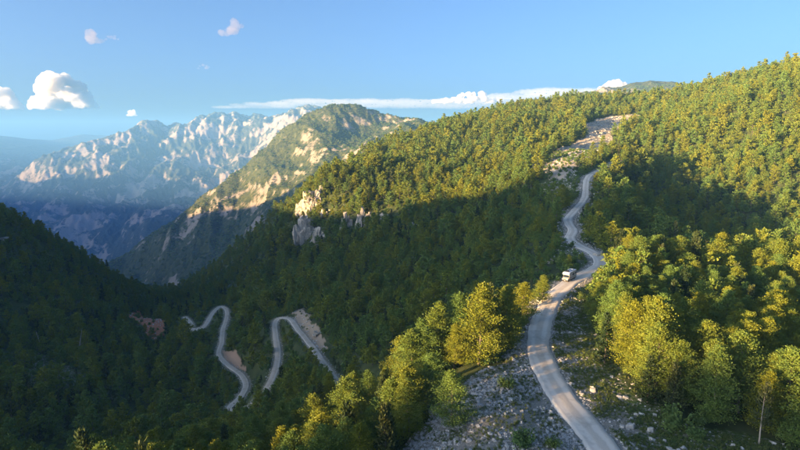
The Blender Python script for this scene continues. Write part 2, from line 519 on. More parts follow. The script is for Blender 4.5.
# ------------------------------------------------------------------ the ground: one surface on a polar grid, fine near and coarse far
rows = [12.0]
while rows[-1] < 16800:
    r = rows[-1]
    rows.append(r * (1.012 if r < 60 else 1.0085 if r < 1300 else 1.0065 if r < 4000 else 1.005))
rows = np.array(rows)
cols = np.radians(np.arange(-44, 44.01, 0.11))
TH, RR = np.meshgrid(cols, rows)
GX = RR * np.sin(TH); GY = RR * np.cos(TH)
GZ = ground_height(GX, GY)
d_main, _, side_main = road_dist(GX, GY, main_road)
d_val, _, side_val = road_dist(GX, GY, valley_road)


def cover_masks(x, y):
    near_ = np.hypot(x, y) < 1100
    st = np.zeros(np.shape(x)); gr = np.zeros(np.shape(x)); so = np.zeros(np.shape(x)); ba = np.zeros(np.shape(x))
    for poly, s_, g_ in ((A_RIGHT_VERGE, 0.44, 1.0), (A_LEFT_ROCKS, 0.72, 0.9), (A_HILL_ROCKS, 0.95, 0.6), (A_ROADSIDE, 0.45, 0.8), (A_SCREE_LEFT, 0.45, 0.5)):
        k = in_area(poly, x, y) & near_
        st[k] = np.maximum(st[k], s_); gr[k] = np.maximum(gr[k], g_)
    ba[in_area(A_HILL_ROCKS, x, y) & near_ & (fbm(x, y, 9, 3, 0.5, 55) > -0.12)] = 0.75
    for poly in A_PATCH:
        k = in_area(poly, x, y); st[k] = 0.6; gr[k] = 0.7
    so[in_area(A_RED_SLIP, x, y, 3.0)] = 1.0
    k = in_area(A_BANK_HIGH, x, y, 2.0); ba[k] = 0.55; so[k] = 0.35
    k = in_area(A_BANK_LOW, x, y, 2.0); ba[k] = 0.4; so[k] = 0.7
    return st, gr, so, ba


MS, MG, MSO, MBA = cover_masks(GX, GY)
edge = np.clip(1 - (d_main - 2.6) / 5.0, 0, 1)
MS = np.maximum(MS, edge * 0.85 * (d_main < 60)); MG = np.maximum(MG, (d_main < 6) * 0.8)
right = (d_main < 13) & (side_main > 0) & (RR < 150)
MS = np.where(right, np.maximum(MS, 0.80 - 0.03 * d_main), MS)
MBA = np.maximum(MBA, np.clip(1 - (d_val - 1.3) / 1.6, 0, 1) * 0.7)
ribs = np.zeros(GX.shape)
for px_, py_, w_ in ((330, 119, 70), (345, 124, 90), (360, 122, 110), (372, 126, 110), (385, 122, 110), (398, 123, 80), (322, 132, 70), (310, 143, 70), (300, 152, 60), (288, 165, 60), (275, 178, 70), (262, 190, 60), (247, 208, 80), (232, 214, 70), (256, 222, 60), (300, 170, 50), (266, 150, 60), (280, 140, 50)):
    c_ = hit(px_, py_)
    if c_ is not None and np.hypot(c_[0], c_[1]) > 1200:
        dx_ = (GX - c_[0]) * 0.8 + (GY - c_[1]) * 0.6; dy_ = -(GX - c_[0]) * 0.6 + (GY - c_[1]) * 0.8
        ribs = np.maximum(ribs, np.exp(-(dx_ / (w_ * 0.55)) ** 2 - (dy_ / (w_ * 1.5)) ** 2))
MROCK = ribs * 0.36 * (RR < 4200) + 0.35 * ((GX > 300) & (RR > 2300) & (RR < 4200)) + np.clip(fbm(GX, GY, 420, 3, 0.5, 61) * 0.9, -0.2, 0.6)
del d_val, side_val

nr, nc = GX.shape
I = np.arange(nr * nc).reshape(nr, nc)
quads = np.stack([I[:-1, :-1], I[:-1, 1:], I[1:, 1:], I[1:, :-1]], -1).reshape(-1, 4)
qx = (GX[:-1, :-1] + GX[1:, 1:]).ravel() / 2; qy = (GY[:-1, :-1] + GY[1:, 1:]).ravel() / 2
qr = np.hypot(qx, qy); wobble = fbm(qx, qy, 120, 3) * 60
thal = np.interp(qy, [0, 190, 275, 450, 560, 700, 1200], [-60, -95, -106, -188, -234, -300, -400]) + wobble * 0.15
spur = np.interp(qy, [0, 90, 130, 180, 230, 300, 360, 420], [-12, -8, 5, 20, 35, 60, 95, 130]) + wobble * 0.2
gully = np.interp(qy, [0, 200, 300, 400, 500, 640, 900], [60, 80, 100, 140, 160, 230, 330]) + wobble * 0.2
region = np.full(len(qx), 0)
lw = qr * (1 + wobble / 900)
region[(qx < spur)] = 1                                    # valley side
region[(qx < thal)] = 2                                    # left hillside
region[(qy > 430 + wobble * .4) & (qx >= thal) & (qx < gully) & (lw < 1060)] = 3    # forested hill
region[(qx > gully) & (qy > 205 + wobble * .3)] = 4        # right hillside
region[lw > 1060] = 5
region[(lw > 4300)] = 6
region[(lw > 11800)] = 7
NAMES = [('ground', M_GROUND, 'rocky grass shoulder under the foreground road'), ('valley_hillside', M_GROUND, 'shaded wooded valley side under the hairpin road'),
         ('left_hillside', M_GROUND, 'dark wooded hillside across the gully'), ('forested_hill', M_GROUND, 'sunlit forested hill with pale cliffs'),
         ('right_hillside', M_GROUND, 'wooded slope rising beside the road'), ('far_ridge', M_RIDGE, 'half sunlit green ridge with limestone ribs'),
         ('mountain_range', M_RANGE, 'hazy pale limestone mountain range'), ('hazy_hills', M_HILLS, 'faint blue hills closing the horizon')]
for k, (nm, mat, lab) in enumerate(NAMES):
    q = quads[region == k]
    used = np.unique(q)
    remap = np.zeros(nr * nc, np.int64); remap[used] = np.arange(len(used))
    me = mesh_from(nm, np.c_[GX.ravel()[used], GY.ravel()[used], GZ.ravel()[used]], remap[q][:, ::-1].copy(), [mat], smooth_shade=True)
    for an, arr in (('stone', MS), ('grass', MG), ('soil', MSO), ('bank', MBA)) if k < 5 else (('rock', MROCK),):
        a = me.attributes.new(an, 'FLOAT', 'POINT'); a.data.foreach_set('value', arr.ravel()[used].astype(np.float32))
    setk(link(nm, me), 'structure', lab)

# the land behind and beside the camera, outside the frame: the ridge the evening sun stands behind
cols2 = np.radians(np.arange(44, 316.01, 1.0)); rows2 = rows[::3]; rows2[-1] = rows[-1]
T2, R2 = np.meshgrid(cols2, rows2)
X2, Y2 = R2 * np.sin(T2), R2 * np.cos(T2)
Z2 = ground_height(X2, Y2) + smooth(300, 600, R2) * (1 - smooth(2500, 4000, R2)) * fbm(X2, Y2, 60, 3, 0.5, 77) * 7
Z2[:, 0] = GZ[::3, -1][:len(rows2)]; Z2[:, -1] = GZ[::3, 0][:len(rows2)]
n2r, n2c = X2.shape; I2 = np.arange(n2r * n2c).reshape(n2r, n2c)
q2 = np.stack([I2[:-1, :-1], I2[1:, :-1], I2[1:, 1:], I2[:-1, 1:]], -1).reshape(-1, 4)
me = mesh_from('terrain', np.c_[X2.ravel(), Y2.ravel(), Z2.ravel()], q2, [M_RIDGE], smooth_shade=True)
setk(link('terrain', me), 'structure', 'scrubby mountainside behind the viewpoint')


# ------------------------------------------------------------------ roads
def road_material(name, a, b, dust, tw=0.7):
    m = Mat(name); P = m.pos()
    n1 = m.noise(0.5, 4, 0.6, P); n2 = m.noise(9.0, 4, 0.7, P)
    u = m.attr('across')
    track = m.math('ABSOLUTE', m.math('SUBTRACT', m.math('ABSOLUTE', u), 0.48))
    track = m.ramp(m.math('ADD', track, m.math('MULTIPLY', m.math('SUBTRACT', n1, 0.5), 0.35)), 0.30, 0.08)
    c = m.mix(m.ramp(n2, 0.3, 0.7), a, b)
    c = m.mix(m.math('MULTIPLY', track, tw), c, dust)
    c = m.mix(m.math('MULTIPLY', m.ramp(m.noise(0.22, 6, 0.7, P), 0.50, 0.66), 0.45), c, tuple(v * 0.70 for v in a))
    side = m.ramp(m.math('ADD', u, m.math('MULTIPLY', m.math('SUBTRACT', n1, 0.5), 0.5)), -0.55, -0.95)
    c = m.mix(m.math('MULTIPLY', side, 0.7), c, dust)
    m.bsdf(c, 0.95, 0.1, bump=n2, bump_d=0.05, bump_s=0.8)
    return m.m


def build_road(name, path, hw, mat, label):
    t = np.gradient(path[:, :2], axis=0); t /= np.linalg.norm(t, axis=1)[:, None]
    nrm = np.c_[t[:, 1], -t[:, 0]]
    prof = [(-1.12, -0.45), (-1.0, -0.06), (-0.75, 0.02), (-0.48, -0.03), (-0.2, 0.04), (0.2, 0.04), (0.48, -0.03), (0.75, 0.02), (1.0, -0.06), (1.12, -0.45)]
    wv = 1 + 0.12 * perlin(np.arange(len(path)) * 0.61, np.zeros(len(path)) + 1.7, 4) + 0.22 * perlin(np.arange(len(path)) * 0.13, np.zeros(len(path)) + 3.3, 8)
    wv2 = 1 + 0.12 * perlin(np.arange(len(path)) * 0.57, np.zeros(len(path)) + 6.7, 5) + 0.22 * perlin(np.arange(len(path)) * 0.13, np.zeros(len(path)) + 9.3, 9)
    hw = hw * np.interp(path[:, 1], [0, 150, 320, 600], [1.05, 1.02, 0.82, 0.8]) if name == 'gravel_road' else hw
    V = []; U = []
    for uu, dz in prof:
        wid = hw * uu * (wv if uu < 0 else wv2)
        V.append(np.c_[path[:, :2] + nrm * wid[:, None], path[:, 2] + dz]); U.append(np.full(len(path), uu))
    n, k = len(path), len(prof)
    V = np.vstack(V); I = np.arange(n * k).reshape(k, n)
    q = np.stack([I[:-1, :-1], I[1:, :-1], I[1:, 1:], I[:-1, 1:]], -1).reshape(-1, 4)
    me = mesh_from(name, V, q, [mat], smooth_shade=True)
    a = me.attributes.new('across', 'FLOAT', 'POINT'); a.data.foreach_set('value', np.concatenate(U).astype(np.float32))
    return setk(link(name, me), 'structure', label)


build_road('gravel_road', main_road, 2.5, road_material('pale_gravel', (0.50, 0.43, 0.34), (0.62, 0.54, 0.44), (0.72, 0.65, 0.55)), 'pale gravel road winding up from the foreground')
build_road('valley_road', valley_road, 1.4, road_material('valley_gravel', (0.42, 0.34, 0.25), (0.54, 0.45, 0.345), (0.62, 0.54, 0.43), 0.3), 'hairpin dirt road down in the shaded valley')


# ------------------------------------------------------------------ trees
def tube(path, radii, sides):
    path = np.asarray(path, float); n = len(path)
    V = []; 
    for i in range(n):
        d = path[min(i + 1, n - 1)] - path[max(i - 1, 0)]; d = d / (np.linalg.norm(d) + 1e-9)
        a = np.cross(d, (0.31, 0.87, 0.39)); a /= np.linalg.norm(a); b = np.cross(d, a)
        ang = np.arange(sides) / sides * 2 * np.pi
        V.append(path[i] + radii[i] * (np.cos(ang)[:, None] * a + np.sin(ang)[:, None] * b))
    V = np.vstack(V); Fq = []
    for i in range(n - 1):
        for s in range(sides):
            s2 = (s + 1) % sides
            Fq.append((i * sides + s, i * sides + s2, (i + 1) * sides + s2, (i + 1) * sides + s))
    return V, np.array(Fq)


def join(parts):
    V = []; Q = []; o = 0
    for v, q in parts:
        V.append(v); Q.append(q + o); o += len(v)
    return np.vstack(V), np.vstack(Q)


def leaf_quads(c, axis, nrm, size, asp, rng):
    n = len(c)
    axis = axis / (np.linalg.norm(axis, axis=1)[:, None] + 1e-9)
    b = np.cross(nrm, axis); b /= (np.linalg.norm(b, axis=1)[:, None] + 1e-9)
    nn = np.cross(axis, b)
    s = size[:, None]
    V = np.stack([c - axis * s * 0.62, c + b * s * asp - nn * s * 0.10, c + axis * s * 0.62 - nn * s * 0.05, c - b * s * asp - nn * s * 0.10], 1).reshape(-1, 3)
    return V, np.arange(4 * n).reshape(n, 4)


def broadleaf(seed, H, nl, per, leaf, cb=0.16, spread=0.30, sides=5, lean=0.03, round_=0.62, flat=0.55):
    """(trunk and limbs), (leaf sprays): tiered beech crown with ragged, pointed leaders"""
    rng = np.random.RandomState(seed)
    k = np.linspace(0, 1, 8)
    bend = np.c_[np.sin(k * 3 + rng.rand() * 6) * lean * H * k, np.cos(k * 2.4 + rng.rand() * 6) * lean * H * k, k * H * 0.96]
    wood = [tube(bend, 0.016 * H * (1 - k * 0.92) ** 0.9 + 0.004 * H * np.exp(-k * 20), sides)]
    C = []; A = []; N = []; S = []
    for i in range(nl):
        f = (i + 0.3 + 0.7 * rng.rand()) / nl
        t = cb + (0.985 - cb) * f
        az = i * 2.399 + rng.randn() * 0.35
        L = spread * H * ((1 - f) ** round_ * (0.55 + 0.45 * min(1, f / 0.18)) + 0.06) * (0.72 + 0.5 * rng.rand())
        el = math.radians(8 + 52 * f ** 1.3 + rng.randn() * 8)
        base = np.array([np.interp(t * 0.96, k * 0.96, bend[:, 0]), np.interp(t * 0.96, k * 0.96, bend[:, 1]), t * H * 0.96])
        d = np.array([math.cos(az) * math.cos(el), math.sin(az) * math.cos(el), math.sin(el)])
        s4 = np.linspace(0, 1, 4)
        droop = np.c_[np.zeros(4), np.zeros(4), 0.22 * L * s4 ** 2 * (0.9 - f)]
        lp = base + d * (L * s4)[:, None] + droop
        if sides > 3:
            wood.append(tube(lp, 0.0055 * H * (1 - f * 0.6) * (1.02 - s4) + 0.0008 * H, 3))
        m = max(5, int(per * (0.35 + L / (spread * H)) / 1.1))
        ncl = max(2, int(m / 9))                             # sprays along the limb
        cs = 0.22 + 0.80 * rng.rand(ncl) ** 0.8
        perp = np.array([-math.sin(az), math.cos(az), 0])
        lat = rng.randn(ncl) * 0.20 * L * (1.15 - 0.5 * cs)
        cl = base + d * (L * cs)[:, None] + perp * lat[:, None] + np.c_[np.zeros(ncl), np.zeros(ncl), 0.22 * L * cs ** 2 * (0.9 - f) + rng.randn(ncl) * 0.05 * L]
        pick = rng.randint(0, ncl, m)
        sp = (0.13 * L + 0.013 * H) if per > 60 else (0.16 * L + 0.018 * H)
        off = rng.randn(m, 3) * np.array([sp, sp, sp * flat * 0.62])
        c = cl[pick] + off
        C.append(c)
        A.append(d[None] + perp * (np.sign(lat[pick]) * 0.5)[:, None] + rng.randn(m, 3) * 0.45)
        outw = np.c_[c[:, :2] - base[:2], np.zeros(m)]; outw /= (np.linalg.norm(outw, axis=1)[:, None] + 1e-6)
        N.append(np.array([0, 0, 0.42]) + outw * 0.75 + rng.randn(m, 3) * 0.6)
        S.append(leaf * (0.65 + 0.7 * rng.rand(m)))
    return join(wood), leaf_quads(np.vstack(C), np.vstack(A), np.vstack(N), np.concatenate(S), 0.42, rng)


def conifer(seed, H, nl, per, leaf, spread=0.17, sides=5, sparse=0.0):
    rng = np.random.RandomState(seed)
    k = np.linspace(0, 1, 8)
    bend = np.c_[np.sin(k * 2 + rng.rand() * 6) * 0.012 * H, np.cos(k * 2 + rng.rand() * 6) * 0.012 * H, k * H * 0.97]
    wood = [tube(bend, 0.014 * H * (1 - k * 0.93) ** 0.9, sides)]
    C = []; A = []; N = []; S = []
    cb = 0.10 + 0.25 * sparse
    for i in range(nl):
        f = (i + rng.rand()) / nl
        t = cb + (1 - cb) * f; az = i * 2.1 + rng.randn() * 0.5
        L = spread * H * ((1 - f) ** 0.8 + 0.07) * (0.65 + 0.6 * rng.rand())
        el = math.radians(5 + 45 * f + rng.randn() * 8)
        base = np.array([0, 0, t * H * 0.96]); d = np.array([math.cos(az) * math.cos(el), math.sin(az) * math.cos(el), math.sin(el)])
        if sides > 3:
            s4 = np.linspace(0, 1, 3); wood.append(tube(base + d * (L * s4)[:, None], 0.004 * H * (1.05 - s4), 3))
        m = max(4, int(per * (0.4 + L / (spread * H)) * (1 - 0.6 * sparse)))
        s = (0.15 + 0.95 * rng.rand(m)) if not sparse else (0.55 + 0.55 * rng.rand(m))
        perp = np.array([-math.sin(az), math.cos(az), 0])
        c = base + d * (L * s)[:, None] + perp * (rng.randn(m) * 0.16 * L)[:, None] + rng.randn(m, 3) * 0.02 * H
        C.append(c); A.append(d[None] * 0.7 + np.array([0, 0, 0.7]) + rng.randn(m, 3) * 0.35)
        outw = np.tile(d, (m, 1)); N.append(outw * 0.7 + np.array([0, 0, 0.4]) + rng.randn(m, 3) * 0.5); S.append(leaf * (0.7 + 0.6 * rng.rand(m)))
    return join(wood), leaf_quads(np.vstack(C), np.vstack(A), np.vstack(N), np.concatenate(S), 0.26, rng)


def bush(seed, H, n, leaf, wide=0.62):
    rng = np.random.RandomState(seed)
    wood = []
    C = []
    for i in range(7):
        az = i * 0.9 + rng.rand(); el = math.radians(35 + 50 * rng.rand()); L = H * (0.55 + 0.35 * rng.rand())
        d = np.array([math.cos(az) * math.cos(el) * wide * 1.4, math.sin(az) * math.cos(el) * wide * 1.4, math.sin(el)])
        s4 = np.linspace(0, 1, 4); lp = d * (L * s4)[:, None]
        wood.append(tube(lp, 0.016 * H * (1.05 - s4), 4))
        m = n // 7; s = 0.3 + 0.75 * rng.rand(m)
        C.append(d * (L * s)[:, None] + rng.randn(m, 3) * H * np.array([0.13, 0.13, 0.10]))
    C = np.vstack(C); C[:, 2] = np.maximum(C[:, 2], 0.03 * H)
    m = len(C); ctr = np.array([0, 0, H * 0.3])
    N = (C - ctr) / H * 1.6 + np.array([0, 0, 0.4]) + rng.randn(m, 3) * 0.5
    return join(wood), leaf_quads(C, rng.randn(m, 3) + (C - ctr) / H, N, leaf * (0.6 + 0.8 * rng.rand(m)), 0.45, rng)


def leaf_material(name, a, b, tr, trw=0.32):
    m = Mat(name)
    rnd = m.n('ShaderNodeObjectInfo').outputs['Random']
    n1 = m.noise(0.9, 2, 0.5, m.pos())
    f = m.math('ADD', m.math('MULTIPLY', rnd, 0.75), m.math('MULTIPLY', m.math('SUBTRACT', n1, 0.5), 0.8))
    c = m.mix(m.ramp(f, 0.0, 0.85), a, b)
    d = m.n('ShaderNodeBsdfDiffuse'); m.put(d.inputs[0], c)
    t = m.n('ShaderNodeBsdfTranslucent'); m.put(t.inputs[0], tr)
    g = m.n('ShaderNodeBsdfGlossy'); m.put(g.inputs[0], (0.5, 0.5, 0.5)); g.inputs['Roughness'].default_value = 0.5
    x = m.n('ShaderNodeAddShader')
    m.t.links.new(d.outputs[0], x.inputs[0]); m.t.links.new(t.outputs[0], x.inputs[1])
    y = m.n('ShaderNodeMixShader'); y.inputs[0].default_value = 0.015
    m.t.links.new(x.outputs[0], y.inputs[1]); m.t.links.new(g.outputs[0], y.inputs[2])
    m.t.links.new(y.outputs[0], m.out.inputs['Surface'])
    return m.m


M_LEAF = leaf_material('beech_leaves', (0.084, 0.142, 0.034), (0.156, 0.164, 0.015), (0.040, 0.042, 0.004))
M_LEAF2 = leaf_material('scrub_leaves', (0.062, 0.112, 0.034), (0.110, 0.142, 0.034), (0.05, 0.06, 0.01), 0.25)
M_NEEDLE = leaf_material('pine_needles', (0.024, 0.042, 0.016), (0.055, 0.066, 0.022), (0.01, 0.015, 0.004), 0.15)
M_BARK = plain('grey_bark', (0.14, 0.115, 0.09), 0.95, 0.1, var=0.3, scale=2.0)
M_DEADWOOD = plain('bleached_wood', (0.34, 0.29, 0.23), 0.95, 0.1, var=0.25, scale=2.0)


def proto(name, pair, leafmat, barkmat=None):
    """two meshes (trunk, crown), and one joined mesh for the masses of the forest"""
    (wv, wq), (lv, lq) = pair
    barkmat = barkmat or M_BARK
    tr = mesh_from(name + '_trunk', wv, wq, [barkmat], smooth_shade=True)
    cr = mesh_from(name + '_crown', lv, lq, [leafmat])
    return tr, cr


def proto_joined(name, pair, leafmat):
    (wv, wq), (lv, lq) = pair
    V, Q = join([(wv, wq), (lv, lq)])
    return mesh_from(name, V, Q, [M_BARK, leafmat], np.r_[np.zeros(len(wq)), np.ones(len(lq))])


H0 = 14.0
BEECH = [proto('beech_%d' % i, broadleaf(100 + i, H0, 44, 380, 0.19, cb=0.06 + 0.04 * (i % 3), spread=0.27 + 0.025 * (i % 4)), M_LEAF) for i in range(7)]
PINE = [proto('pine_%d' % i, conifer(200 + i, H0, 44, 46, 0.5), M_NEEDLE) for i in range(3)]
THIN_PINE = proto('thin_pine', conifer(230, H0, 26, 60, 0.5, 0.15, 5, 0.8), M_NEEDLE, M_DEADWOOD)
BUSH = [proto('bush_%d' % i, bush(300 + i, 3.0, 900, 0.26, 0.6 + 0.1 * i), M_LEAF2) for i in range(3)]
MID = [proto_joined('mid_%d' % i, broadleaf(400 + i, H0, 20, 74, 0.56, cb=0.10 + 0.04 * (i % 3), spread=0.27 + 0.03 * (i % 3), sides=4, flat=0.7, round_=0.42 + 0.09 * (i % 3)), M_LEAF) for i in range(7)]
MID += [proto_joined('mid_%d' % (7 + i), conifer(420 + i, H0, 20, 14, 0.95, 0.17, 4), M_NEEDLE) for i in range(2)]
FAR = [proto_joined('far_%d' % i, broadleaf(500 + i, H0, 15, 48, 0.78, cb=0.08, round_=0.48, spread=0.30, sides=3, flat=0.7), M_LEAF) for i in range(5)]
GROVE = [proto_joined('grove_%d' % i, bush(600 + i, 9.0, 90, 3.0, 0.95), M_LEAF2) for i in range(4)]
SCRUB_FINE = [proto_joined('scrub_fine_%d' % i, bush(660 + i, 3.0, 800, 0.24, 0.6 + 0.1 * i), M_LEAF2) for i in range(2)]
SCRUB = [proto_joined('scrub_%d' % i, bush(640 + i, 3.0, 150, 0.62, 0.6 + 0.1 * i), M_LEAF2) for i in range(3)]


def mass(name, label, category, protos, P, scl, rot, idx, zs=None):
    """countless copies as ONE object: geometry-node instances on points"""
    coll = bpy.data.collections.new(name + '_kinds')
    for i, me in enumerate(protos):
        o = bpy.data.objects.new('%s_kind_%02d' % (name, i), me); coll.objects.link(o)
    me = bpy.data.meshes.new(name)
    me.vertices.add(len(P)); me.vertices.foreach_set('co', np.asarray(P, np.float32).ravel())
    S = np.c_[scl, scl, scl * (1 if zs is None else zs)].astype(np.float32)
    a = me.attributes.new('s', 'FLOAT_VECTOR', 'POINT'); a.data.foreach_set('vector', S.ravel())
    a = me.attributes.new('r', 'FLOAT_VECTOR', 'POINT'); a.data.foreach_set('vector', np.asarray(rot, np.float32).ravel())
    a = me.attributes.new('i', 'INT', 'POINT'); a.data.foreach_set('value', np.asarray(idx, np.int32))
    o = link(name, me)
    ng = bpy.data.node_groups.new(name + '_scatter', 'GeometryNodeTree')
    ng.interface.new_socket('Geometry', in_out='INPUT', socket_type='NodeSocketGeometry')
    ng.interface.new_socket('Geometry', in_out='OUTPUT', socket_type='NodeSocketGeometry')
    gi = ng.nodes.new('NodeGroupInput'); go = ng.nodes.new('NodeGroupOutput')
    ci = ng.nodes.new('GeometryNodeCollectionInfo'); ci.inputs['Collection'].default_value = coll
    ci.inputs['Separate Children'].default_value = True; ci.inputs['Reset Children'].default_value = True
    ip = ng.nodes.new('GeometryNodeInstanceOnPoints'); ip.inputs['Pick Instance'].default_value = True
    def nattr(nm, typ):
        nd = ng.nodes.new('GeometryNodeInputNamedAttribute'); nd.data_type = typ; nd.inputs['Name'].default_value = nm
        return [s for s in nd.outputs if s.enabled and s.name == 'Attribute'][0]
    e2r = ng.nodes.new('FunctionNodeEulerToRotation')
    ng.links.new(gi.outputs[0], ip.inputs['Points']); ng.links.new(ci.outputs[0], ip.inputs['Instance'])
    ng.links.new(nattr('i', 'INT'), ip.inputs['Instance Index'])
    ng.links.new(nattr('r', 'FLOAT_VECTOR'), e2r.inputs[0]); ng.links.new(e2r.outputs[0], ip.inputs['Rotation'])
    ng.links.new(nattr('s', 'FLOAT_VECTOR'), ip.inputs['Scale']); ng.links.new(ip.outputs[0], go.inputs[0])
    md = o.modifiers.new('scatter', 'NODES'); md.node_group = ng
    return setk(o, 'stuff', label, category)


# where the ground can be seen from around the viewpoint
TAN = GZ / RR
CUM = np.maximum.accumulate(TAN, axis=0)


def in_view(x, y, ztop, slack):
    th = np.arctan2(x, y); r = np.hypot(x, y)
    c = np.clip(np.round((th - cols[0]) / (cols[1] - cols[0])).astype(int), 0, len(cols) - 1)
    k = np.clip(np.searchsorted(rows, r * 0.97) - 1, 0, len(rows) - 1)
    return (np.abs(th) < math.radians(43)) & (ztop / r > CUM[k, c] - slack)


def jitter_grid(x0, x1, y0, y1, s, rng, amt=0.42):
    gx, gy = np.meshgrid(np.arange(x0, x1, s), np.arange(y0, y1, s))
    gx = gx + (np.arange(gy.shape[0]) % 2)[:, None] * s * 0.5
    gx = gx.ravel(); gy = gy.ravel()
    return gx + (rng.rand(len(gx)) - 0.5) * 2 * amt * s, gy + (rng.rand(len(gy)) - 0.5) * 2 * amt * s


def frame_px(x, y, z):
    dep = y * CP - z * SP
    return 400 + F * x / dep, 225 - F * (y * SP + z * CP) / dep


rng = np.random.RandomState(11)
TX = []; TY = []; TS = []
for (r0, r1, s) in ((40, 330, 4.5), (330, 600, 5.3), (600, 1200, 5.8)):
    x, y = jitter_grid(-r1, r1, 20, r1, s, rng)
    r = np.hypot(x, y); k = (r >= r0) & (r < r1) & (np.abs(np.arctan2(x, y)) < math.radians(43))
    x, y = x[k], y[k]
    TX.append(x); TY.append(y); TS.append(np.full(len(x), s))
TX = np.concatenate(TX); TY = np.concatenate(TY); TS = np.concatenate(TS)
TR = np.hypot(TX, TY)
dm, _, sm = road_dist(TX, TY, main_road); dv, _, _ = road_dist(TX, TY, valley_road)
keep = (dm > 4.6 + 1.6 * rng.rand(len(TX))) & (dv > np.where((TY < 206) & (TX > -76), 2.0, 3.2 + 1.2 * rng.rand(len(TX))))
for poly in A_CLEAR:
    keep &= ~in_area(poly, TX, TY, 1.2)
thin = np.ones(len(TX))
thin[(TX < 20) & (TX > -6) & (TY < 125)] = 0.72
thin[in_area(A_ROADSIDE, TX, TY)] = 0.34
thin[in_area(A_SCREE_LEFT, TX, TY)] = 0.25
for poly in A_PATCH: thin[in_area(poly, TX, TY)] = 0.05
thin *= 0.62 + 0.38 * smooth(-0.22, 0.12, fbm(TX, TY, 24, 3, 0.6, 71))
thin[(TX < np.interp(TY, main_road[:, 1], main_road[:, 0])) & (TX > np.interp(TY, main_road[:, 1], main_road[:, 0]) - 34) & (TY > 125) & (TY < 210)] *= 0.45
keep &= rng.rand(len(TX)) < thin
TX, TY, TS, TR, dv = TX[keep], TY[keep], TS[keep], TR[keep], dv[keep]
TZ = ground_height(TX, TY)
shoulder = (TR < 260) & (TX > np.interp(TY, [0, 90, 130, 180, 230, 300], [-55, -45, -30, 5, 40, 80]))
hgt = np.where(shoulder, 10.5 + 5.0 * rng.rand(len(TX)) ** 1.3, 6.3 + 3.6 * rng.rand(len(TX)) ** 1.2)
hgt = np.where((TR > 330) & (TX > -130), 8.0 + 5.0 * rng.rand(len(TX)) ** 1.2, hgt)
hgt = np.where((TR <= 330) & (TX > 80) & (TY > 200), 8.0 + 4.0 * rng.rand(len(TX)), hgt)
leftwood = (TX < np.interp(TY, main_road[:, 1], main_road[:, 0])) & (TY > 122) & (TY < 300)
hgt = np.where(leftwood & shoulder, 3.0 + 2.4 * rng.rand(len(TX)), hgt)
hgt = np.where((TX < 12) & (TY < 122) & (TX > -60), np.where(TX < -4, 10.5, 8.5) + 4.5 * rng.rand(len(TX)) ** 1.4, hgt)
hgt *= (1 + 0.35 * fbm(TX, TY, 40, 2, 0.5, 72)) * np.where(TR > 200, 0.55 + 0.85 * rng.rand(len(TX)) ** 1.6, 1.0)
hgt = np.where(dv < 9, hgt * 0.62, hgt)
vis = in_view(TX, TY, TZ + hgt, 0.010)
TX, TY, TZ, TR, hgt = TX[vis], TY[vis], TZ[vis], TR[vis], hgt[vis]
kind_r = rng.rand(len(TX))


def hides_road(path, x, y, z, h, lo, hi):
    '''a crown that would stand in front of the carriageway'''
    a, b_ = frame_px(path[:, 0], path[:, 1], path[:, 2]); dist = np.hypot(path[:, 0], path[:, 1])
    s = (np.arange(len(path)) >= lo) & (np.arange(len(path)) < hi)
    a, b_, dist = a[s], b_[s], dist[s]
    out = np.zeros(len(x), bool); r_ = np.hypot(x, y)
    tx, ty = frame_px(x, y, z + h); _, by = frame_px(x, y, z); hw_ = (by - ty) * 0.20
    for q in range(0, len(a), 2):
        out |= (np.abs(tx - a[q]) < hw_ + 3) & (ty - 1 < b_[q]) & (by > b_[q]) & (r_ < dist[q] - 2)
    return out


ra_, rb_ = frame_px(main_road[:, 0], main_road[:, 1], main_road[:, 2])
show = ~hides_road(main_road, TX, TY, TZ, hgt, 0, int(np.argmin(np.hypot(main_road[:, 0] - at(590, 175, 392)[0], main_road[:, 1] - 392))))
def along(path, q): return int(np.argmin(np.hypot(*(path[:, :2] - at(*q)[:2]).T)))


show &= ~hides_road(valley_road, TX, TY, TZ, hgt * 0.8, along(valley_road, (314, 349, 221)), along(valley_road, (262, 395, 209)))
show &= ~hides_road(valley_road, TX, TY, TZ, hgt * 0.8, along(valley_road, (236, 402, 213)), along(valley_road, (199, 328.5, 332)))
for q in ((305, 200, 500), (306, 232, 470), (316, 240, 470), (346, 226, 470), (362, 223, 470), (412, 231, 420), (384, 218, 470)):
    c_ = hit(q[0], q[1] - 3); dd_ = np.hypot(TX - c_[0], TY - c_[1] + 6)
    show &= ~((dd_ < 13) & (rng.rand(len(TX)) < 0.85))
scar = polyline([hit(*q) for q in ((130, 317), (145, 321), (158, 327), (155, 334))], 2.0)
show &= ~hides_road(scar, TX, TY, TZ, hgt, 0, len(scar))
clearing = polyline([hit(*q) for q in ((553, 172), (563, 160), (583, 151), (600, 143), (598, 130), (607, 122), (628, 118))], 4.0)
show &= ~(hides_road(clearing, TX, TY, TZ, hgt, 0, len(clearing)) & (rng.rand(len(TX)) < 0.8))
show &= TY > 72
TX, TY, TZ, TR, hgt, kind_r = TX[show], TY[show], TZ[show], TR[show], hgt[show], kind_r[show]
print('forest trees', len(TX))
# ------------------------------------------------------------------ single trees: the 300 that show largest stand by themselves
counter = {}


def plant(name, pr, P, h, h0, rz, label, category, group=None, tilt=(0, 0), wide=1.0):
    e = bpy.data.objects.new(name, None); COL.objects.link(e)
    e.empty_display_size = 0.5
    e.location = (P[0], P[1], P[2] - 0.15); s = h / h0
    e.scale = (s * wide, s * wide, s); e.rotation_euler = (tilt[0], tilt[1], rz)
    for nm, me in zip(('trunk', 'crown'), pr):
        link(nm, me, e)
    return setk(e, None, label, category, group)


